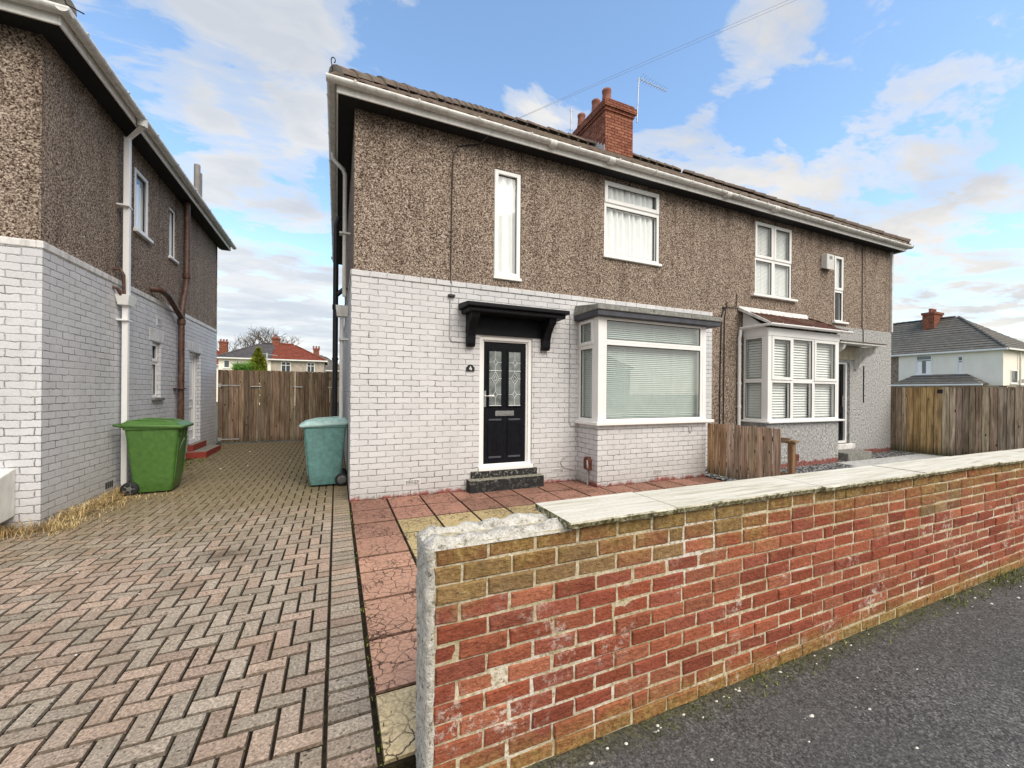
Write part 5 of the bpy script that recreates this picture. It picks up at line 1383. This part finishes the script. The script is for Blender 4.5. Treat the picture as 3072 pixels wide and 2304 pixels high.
# ------------------------------------------------------------------ distant houses
def far_house(label, cat, loc, rz, wd_, dp_, eave, ridge, hipL, hipR, wallm, tilem, wins, chim=None, group=None, flank=(), gutter=True, extra=None):
    """front faces local -Y; local x from 0 to wd_"""
    t_ = thing('house', label, cat, (0, 0, 0), group)
    def put(mb, name, mat, parent=None): return mb.build(name, mat, parent or t_)
    mb = MB(); F = Fr((0, 0, 0), (1, 0, 0), (0, 1, 0)); G = Fr((wd_, 0, 0), (0, 1, 0), (-1, 0, 0)); L_ = Fr((0, 0, 0), (0, 1, 0), (1, 0, 0))
    mb.box(0, wd_, 0, dp_, -.2, eave); put(mb, 'wall', wallm)
    o_ = .3; hd_ = dp_/2; sl_ = (ridge-eave)/(hd_+o_); mb = MB()
    xa = -o_ if hipL else 0; xb = wd_+o_ if hipR else wd_; ra = xa+(hd_+o_)*.95 if hipL else 0; rb = xb-(hd_+o_)*.95 if hipR else wd_
    if rb < ra: ra = rb = (ra+rb)/2
    A, B, C, D = Vector((xa, -o_, eave)), Vector((xb, -o_, eave)), Vector((xb, dp_+o_, eave)), Vector((xa, dp_+o_, eave)); P, Q = Vector((ra, hd_, ridge)), Vector((rb, hd_, ridge))
    NR = 14
    def courses(a, b, p, q):
        for i in range(NR):
            f0, f1 = i/NR, (i+1)/NR; lift = Vector((0, 0, .035))
            r0 = [a.lerp(p, f0)+lift, b.lerp(q, f0)+lift]; r1 = [a.lerp(p, f1), b.lerp(q, f1)]
            mb.face([r0[0], r0[1], r1[1], r1[0]]); mb.face([r0[0]-lift, r0[1]-lift, r0[1], r0[0]])
    courses(A, B, P, Q); courses(C, D, Q, P)
    if hipL: courses(D, A, P, P)
    else: mb.face([A, D, P])
    if hipR: courses(B, C, Q, Q)
    else: mb.face([B, C, Q])
    ro = put(mb, 'roof', tilem)
    mb = MB(); ridge_tiles(mb, P, Q, .12, .45)
    if hipR: ridge_tiles(mb, B, Q, .10, .45)
    if hipL: ridge_tiles(mb, A, P, .10, .45)
    if (Q-P).length > .3 or hipR or hipL: mb.build('ridge_tiles', [tilem, M['mortarcap']], ro)
    mb = MB(); mb.box(xa, xb, -o_-.1, -o_+.02, eave-.1, eave+.02); mb.box(xa, xb, -o_, 0, eave-.14, eave-.1)
    if hipR: mb.box(xb-.02, xb+.1, -o_, dp_+o_, eave-.1, eave+.02)
    put(mb, 'gutter', M['fascia'])
    for FF, ws in ((F, wins), (G, flank)):
        for (u0, u1, z0, z1, nv, cur) in ws:
            mb = MB(); mb.ringF(FF, u0, u1, z0, z1, .07, -.04, .03)
            for i in range(1, nv): uu = u0+(u1-u0)*i/nv; mb.boxF(FF, uu-.03, uu+.03, z0, z1, -.035, .03)
            mb.boxF(FF, u0-.08, u1+.08, z0-.07, z0, -.08, .02)
            if z1-z0 > 1.1: mb.boxF(FF, u0, u1, z1-.42, z1-.36, -.036, .03)
            wo = put(mb, 'window', M['upvc'])
            mb = MB(); mb.boxF(FF, u0+.05, u1-.05, z0+.05, z1-.05, -.012, -.004); put(mb, 'pane', M['farpane'], wo)
            if cur:
                mb = MB(); n = 14
                for (a, b) in ((u0+.08, u0+.08+(u1-u0)*.3), (u1-.08-(u1-u0)*.3, u1-.08)):
                    mb.grid([[FF.P(a+(b-a)*i/n, z, -.016-.01*(1+math.sin(i*1.6))) for i in range(n+1)] for z in (z0+.07, z1-.5)])
                put(mb, 'curtain', M['curtain'], wo)
    if chim:
        (x0, x1, y0, y1, zt2, npots) = chim; mb = MB()
        mb.box(x0, x1, y0, y1, ridge-1.0, zt2-.2); mb.box(x0-.07, x1+.07, y0-.07, y1+.07, zt2-.2, zt2)
        ch_ = put(mb, 'chimney', M['stack'])
        for i in range(npots): pot(ch_, (x0+x1)/2+((i-(npots-1)/2)*.38 if x1-x0 > y1-y0 else 0), (y0+y1)/2+(0 if x1-x0 > y1-y0 else (i-(npots-1)/2)*.38), zt2, .38, .13)
    if extra: extra(t_)
    t_.location = loc; t_.rotation_euler = (0, 0, rz)
    return t_
t = T('far_glass'); M['farpane'] = t.bsdf((.055, .07, .075), .06, None, 0, .8)
FW_white = m_farwall('cream_white_wall', (.84, .79, .68), (.92, .87, .76), 1.2)
FW_beige = m_farwall('buff_render_wall', (.34, .29, .23), (.52, .46, .39), 4)
FW_brown = m_farwall('far_pebbledash', (.16, .12, .09), (.36, .28, .22), 9)
FT_slate = m_fartile('dark_slate', (.075, .07, .075), (.15, .14, .14))
FT_red = m_fartile('red_roof_tile', (.16, .04, .026), (.31, .095, .06), .36)
FT_grey = m_fartile('grey_brown_tile', (.12, .11, .095), (.22, .205, .18), .42)
# pair behind the gate (front at y = 45)
GP = 'pair of houses behind the gate'
far_house('white house with a dark slate hipped roof seen over the gate', 'house', (-11.55, 45, 0), 0, 4.75, 7.2, 4.98, 7.02, True, False, FW_white, FT_slate, [(.45, 1.0, 3.9, 4.72, 1, 0)], chim=(4.45, 5.15, 3.2, 4.0, 7.75, 3))
far_house('buff rendered house with a red tiled hipped roof seen over the gate', 'house', (-6.78, 45, 0), 0, 5.25, 7.2, 4.98, 7.05, False, True, FW_beige, FT_red, [(.95, 1.9, 3.6, 4.75, 2, 0), (3.5, 4.3, 3.6, 4.75, 2, 0)])
far_house('small red roofed house far away at the left above the gate', 'house', (-22, 64, 0), 0, 8, 7, 5.2, 8.0, True, True, FW_white, FT_red, [(1, 2.4, 3.6, 4.8, 2, 0)], chim=(5.6, 6.6, 3.0, 3.7, 8.9, 3))
far_house('low distant house with a brown roof and chimney right of the red roof', 'house', (-6.0, 60, 0), 0, 7.2, 7, 4.6, 7.0, True, True, FW_beige, FT_grey, [(1, 2.2, 3.2, 4.3, 2, 0)], chim=(2.5, 3.3, 3.0, 3.7, 8.1, 3))
def bay47(t_):
    mb = MB()
    A, B = Vector((1.1-1.0, -1.55, 2.5)), Vector((5.55, -1.55, 2.5)); P, Q = Vector((1.15, 0, 3.36)), Vector((4.35, 0, 3.34))
    for i in range(5):
        f0, f1 = i/5, (i+1)/5; l_ = Vector((0, 0, .04))
        mb.face([A.lerp(P, f0)+l_, B.lerp(Q, f0)+l_, B.lerp(Q, f1), A.lerp(P, f1)]); mb.face([A.lerp(P, f0), B.lerp(Q, f0), B.lerp(Q, f0)+l_, A.lerp(P, f0)+l_])
    mb.face([A, P, Vector((.1, 0, 2.5))]); mb.face([B, Q, Vector((5.55, 0, 2.5))])
    mb.build('bay_roof', FT_grey, t_)
    mb = MB(); mb.box(.0, 5.65, -1.62, -1.5, 2.38, 2.5); mb.box(.4, 3.0, -1.2, 0, 0, 2.4); mb.build('bay_window', M['upvc'], t_)
    mb = MB(); mb.tube([(6.38, 2.7, 0), (6.38, 2.7, 5.1)], .06, 6); mb.tube([(6.42, 3.1, 2.6), (6.42, 3.1, 2.9)], .22, 8); mb.build('downpipe', M['gutter'], t_)
far_house('cream white house with a grey tiled hipped roof beyond the right-hand fence', 'house', (46.6, 13.45, 0), math.radians(-90), 6.25, 8.0, 5.2, 8.6, False, True, FW_white, FT_grey,
          [(1.2, 2.25, 3.4, 5.03, 1, 1), (3.78, 4.12, 3.4, 4.8, 1, 1)], chim=(.55, 1.35, 2.7, 4.3, 9.15, 3), flank=[(1.29, 2.59, 2.56, 3.6, 1, 0)], extra=bay47)
far_house('pebbledash house adjoining the cream one, mostly hidden by the rendered corner', 'house', (46.6, 20.0, 0), math.radians(-90), 6.54, 8.0, 5.2, 8.6, True, False, FW_brown, FT_grey, [(3, 4.2, 3.5, 4.9, 2, 0)])
# houses over the road behind the camera, seen only as reflections in the glass
far_house('pale house across the road, the left of a pair reflected in the bay window', 'house', (13.0, -36, 0), math.radians(180), 7.0, 8, 4.7, 7.4, False, True, FW_white, FT_slate, [(1, 2.4, 3.6, 4.9, 2, 0), (4.5, 5.9, 3.6, 4.9, 2, 0), (1, 3.2, .9, 2.5, 3, 0)])
far_house('pale house across the road, the right of a pair reflected in the bay window', 'house', (20.0, -36, 0), math.radians(180), 7.0, 8, 4.7, 7.4, True, False, FW_white, FT_slate, [(1, 2.4, 3.6, 4.9, 2, 0), (4.5, 5.9, 3.6, 4.9, 2, 0), (1, 3.2, .9, 2.5, 3, 0)])
far_house('brown house across the road behind the camera', 'house', (34.0, -36, 0), math.radians(180), 9.0, 8, 4.7, 7.6, True, True, FW_brown, FT_red, [(1, 2.4, 3.6, 4.9, 2, 0), (5.5, 6.9, 3.6, 4.9, 2, 0)])

# ------------------------------------------------------------------ trees and shrubs
def bare_tree(label, base, h, seed, spread=1.0):
    t_ = thing('bare_tree', label, 'tree', base, 'leafless trees behind the far roofs'); rr = random.Random(seed)
    tr, cr = MB(), MB()
    def grow(p, d_, l, r, lev):
        q = p + d_*l; mid_ = p+d_*l*.5+Vector((rr.uniform(-1, 1), rr.uniform(-1, 1), rr.uniform(-.3, .6)))*l*.07
        (tr if lev < 3 else cr).tube([p, mid_, q], [r, r*.82, r*.66], 5 if lev < 3 else 3, cap=False)
        if lev >= 6: return
        n = 3 if lev < 4 else rr.choice((2, 3))
        for i in range(n):
            ax = Vector((rr.uniform(-1, 1), rr.uniform(-1, 1), rr.uniform(-.25, .7))).normalized()
            nd = (d_*1.0+ax*(.75 if lev < 2 else .8)*spread).normalized()
            grow(p+d_*l*rr.uniform(.65, 1.0), nd, l*rr.uniform(.6, .82), r*.62, lev+1)
    grow(Vector(base), Vector((0, 0, 1)), h*.26, h*.016, 0)
    tr.build('trunk', M['bark'], t_); cr.build('crown', M['bark'], t_)
bare_tree('bare winter tree behind the dark slate roof, the left one of two', (-14.0, 75, 0), 19.0, 5, 1.0)
bare_tree('bare winter tree behind the chimney of the slate roof, the right one of two', (-10.6, 77, 0), 19.0, 9, 1.0)

def leaf_cloud(mb, c, rad, n, size, rr, cone=False):
    for _ in range(n):
        if cone:
            f = rr.random()**.8; a = rr.uniform(0, 6.283); rd = rad[0]*(1-f)*(.55+.45*rr.random())*(1+.25*math.sin(f*17+a*2)); p = Vector((c[0]+rd*math.cos(a), c[1]+rd*math.sin(a), c[2]+f*rad[2]))
            outd = Vector((math.cos(a), math.sin(a), .7))
        else:
            v = Vector((rr.gauss(0, 1), rr.gauss(0, 1), rr.gauss(0, 1))).normalized(); k = rr.uniform(.55, 1.0); p = Vector((c[0]+v.x*rad[0]*k, c[1]+v.y*rad[1]*k, c[2]+v.z*rad[2]*k)); outd = v+Vector((0, 0, .6))
        outd = (outd.normalized()+Vector((rr.uniform(-1, 1), rr.uniform(-1, 1), rr.uniform(-1, 1)))*.6).normalized(); s_ = outd.orthogonal().normalized(); s_.rotate(Matrix.Rotation(rr.uniform(0, 6.28), 3, outd))
        L = size*rr.uniform(.7, 1.4); tone = rr.uniform(.55, 1.35)
        mb.face([p-s_*L*.28, p+outd*L, p+s_*L*.28, p-outd*L*.2], 0, (tone, tone, tone))
rr = random.Random(3)
t_ = thing('conifer', 'yellow-green conifer rising over the gate', 'tree', (-2.78, 11, 0))
mb = MB(); mb.tube([(-2.78, 11, 0), (-2.78, 11, 2.6)], [.06, .02], 7); mb.build('trunk', M['bark'], t_)
mb = MB(); leaf_cloud(mb, (-2.78, 11, .9), (.85, .85, 2.15), 5200, .085, rr, True); mb.build('crown', M['conifer'], t_)
for lb_, c_ in (('bright green spiky shrub at the left over the gate', (-3.36, 11, 2.30)), ('bright green spiky shrub right against the conifer', (-2.98, 10.8, 2.30))):
    t_ = thing('shrub', lb_, 'shrub', (c_[0], c_[1], 0), 'shrubs over the gate')
    mb = MB(); mb.tube([(c_[0], c_[1], 0), (c_[0], c_[1], c_[2])], .04, 6); mb.build('stem', M['bark'], t_)
    mb = MB()
    for _ in range(420):
        a = rr.uniform(0, 6.283); e_ = rr.uniform(.2, 1.4); d_ = Vector((math.cos(a)*math.cos(e_), math.sin(a)*math.cos(e_), math.sin(e_))); o_ = Vector(c_)+Vector((rr.uniform(-.16, .16), rr.uniform(-.12, .12), rr.uniform(-.2, .12)))
        L = rr.uniform(.16, .30); s_ = d_.orthogonal().normalized()*.010; tn = rr.uniform(.6, 1.5); mb.face([o_-s_, o_+d_*L, o_+s_], 0, (tn, tn, tn))
    mb.build('foliage', M['shrub'], t_)
po = MB(); po.tube([(-2.54, 11.2, 0), (-2.54, 11.2, 2.92)], .022, 8); po.tube([(-2.54, 11.2, 2.86), (-2.2, 11.2, 2.84)], .010, 6); po.tube([(-2.54, 11.2, 2.88), (-2.75, 11.2, 2.90)], .010, 6)
tag(po.build('clothes_post', M['upvc_old']), 'thin white clothes line post standing beside the conifer', 'post')

# ------------------------------------------------------------------ dry grass, weeds, litter
rr = random.Random(21); mb = MB()
def tuft(mb, x, y, z, n, h, spread, cols):
    for _ in range(n):
        a = rr.uniform(0, 6.283); lean = rr.uniform(.3, 1.3)*spread; b = Vector((x+rr.gauss(0, .035), y+rr.gauss(0, .05), z)); hh = h*rr.uniform(.4, 1.2)
        m_ = b+Vector((math.cos(a)*lean*hh*.5, math.sin(a)*lean*hh*.5, hh*.7)); e_ = b+Vector((math.cos(a)*lean*hh*1.3, math.sin(a)*lean*hh*1.3, hh*(.75 if lean > .7 else 1.0))); s_ = Vector((-math.sin(a), math.cos(a), 0))*.0024; tn = rr.choice((.4, .75, 1.0, 1.2, 1.4, 1.7))
        mb.face([b-s_, m_-s_, m_+s_, b+s_], 0, (tn, tn, tn)); mb.face([m_-s_, e_, m_+s_], 0, (tn, tn, tn))
for _ in range(640):
    y = rr.uniform(-.75, 2.6); wv = .10+.14*(mnoise.noise(Vector((y*1.6, 2, 2)))+.5); x = XW+.02+abs(rr.gauss(0, wv)); 
    if y < .1: x = rr.uniform(-4.2, -2.9)+.1; y = .08-abs(rr.gauss(0, .16))
    tuft(mb, x, y, 0.0, 9, rr.uniform(.06, .15) if x < XW+.2 else .05, 1.0, None)
for _ in range(60): tuft(mb, rr.uniform(-3.0, -2.2), rr.uniform(1.1, 1.5), 0.0, 6, .04, 1.3, None)
tag(mb.build('dry_grass', M['straw']), 'straw coloured dry grass along the foot of the left house', 'grass', None, 'stuff')
mb = MB()
for _ in range(120): tuft(mb, XW+.05+abs(rr.gauss(0, .25)), rr.uniform(2.6, 6.6), .04, 7, .05, .9, None)
for _ in range(90): tuft(mb, rr.uniform(1.2, 9.0)**1.0, -4.50-abs(rr.gauss(0, .03)), -.06, 6, .03, .9, None)
for _ in range(45): tuft(mb, rr.uniform(4.2, 7.5), -4.50-abs(rr.gauss(0, .05)), -.06, 9, .05, .9, None)
for _ in range(50): tuft(mb, .008+rr.gauss(0, .006), rr.uniform(-4.4, -.2), -.008, 5, .018, .8, None)
tag(mb.build('weeds', M['moss']), 'low green weeds and moss along the walls and joints', 'weeds', None, 'stuff')
mb = MB()
def chip(mb, x, y, z, s):
    v = []
    for k in range(6):
        a = k*math.pi/3; v.append(Vector((x+s*math.cos(a)*rr.uniform(.6, 1.1), y+s*.7*math.sin(a)*rr.uniform(.6, 1.1), z)))
    tp = Vector((x, y, z+s*.5))
    for k in range(6): mb.face([v[k], v[(k+1) % 6], tp])
for _ in range(75): chip(mb, rr.uniform(.5, 6.5), rr.uniform(-5.6, -4.52), -.06, rr.choice((.004, .006, .008, .012, .016)))
for _ in range(40): chip(mb, rr.uniform(.5, 6), -4.5-abs(rr.gauss(0, .05)), -.06, rr.uniform(.006, .014))
for _ in range(16): chip(mb, rr.uniform(-2.8, -.3), rr.uniform(-3.6, 5), .012, rr.uniform(.005, .012))
for _ in range(8): chip(mb, rr.uniform(-2.4, -.8), rr.uniform(3, 6.4), .06, rr.uniform(.015, .03))
tag(mb.build('stone_chips', M['litter']), 'scattered pale stone chips on the pavement and drive', 'stones', None, 'stuff')
mb = MB()
for _ in range(240):
    x = XW+.05+abs(rr.gauss(0, .22)); y = rr.uniform(2.4, 6.9); s_ = rr.uniform(.012, .03); a = rr.uniform(0, 6.28); d_ = Vector((math.cos(a), math.sin(a), rr.uniform(-.1, .5)))*s_; q = Vector((-math.sin(a), math.cos(a), rr.uniform(-.4, .4)))*s_*.5; o_ = Vector((x, y, gz(y)+.012)); tn = rr.uniform(.6, 1.4)
    mb.face([o_-d_, o_+q, o_+d_, o_-q], 0, (tn, tn, tn))
tag(mb.build('fallen_leaves', M['leaf']), 'brown fallen leaves gathered by the side steps', 'leaves', None, 'stuff')
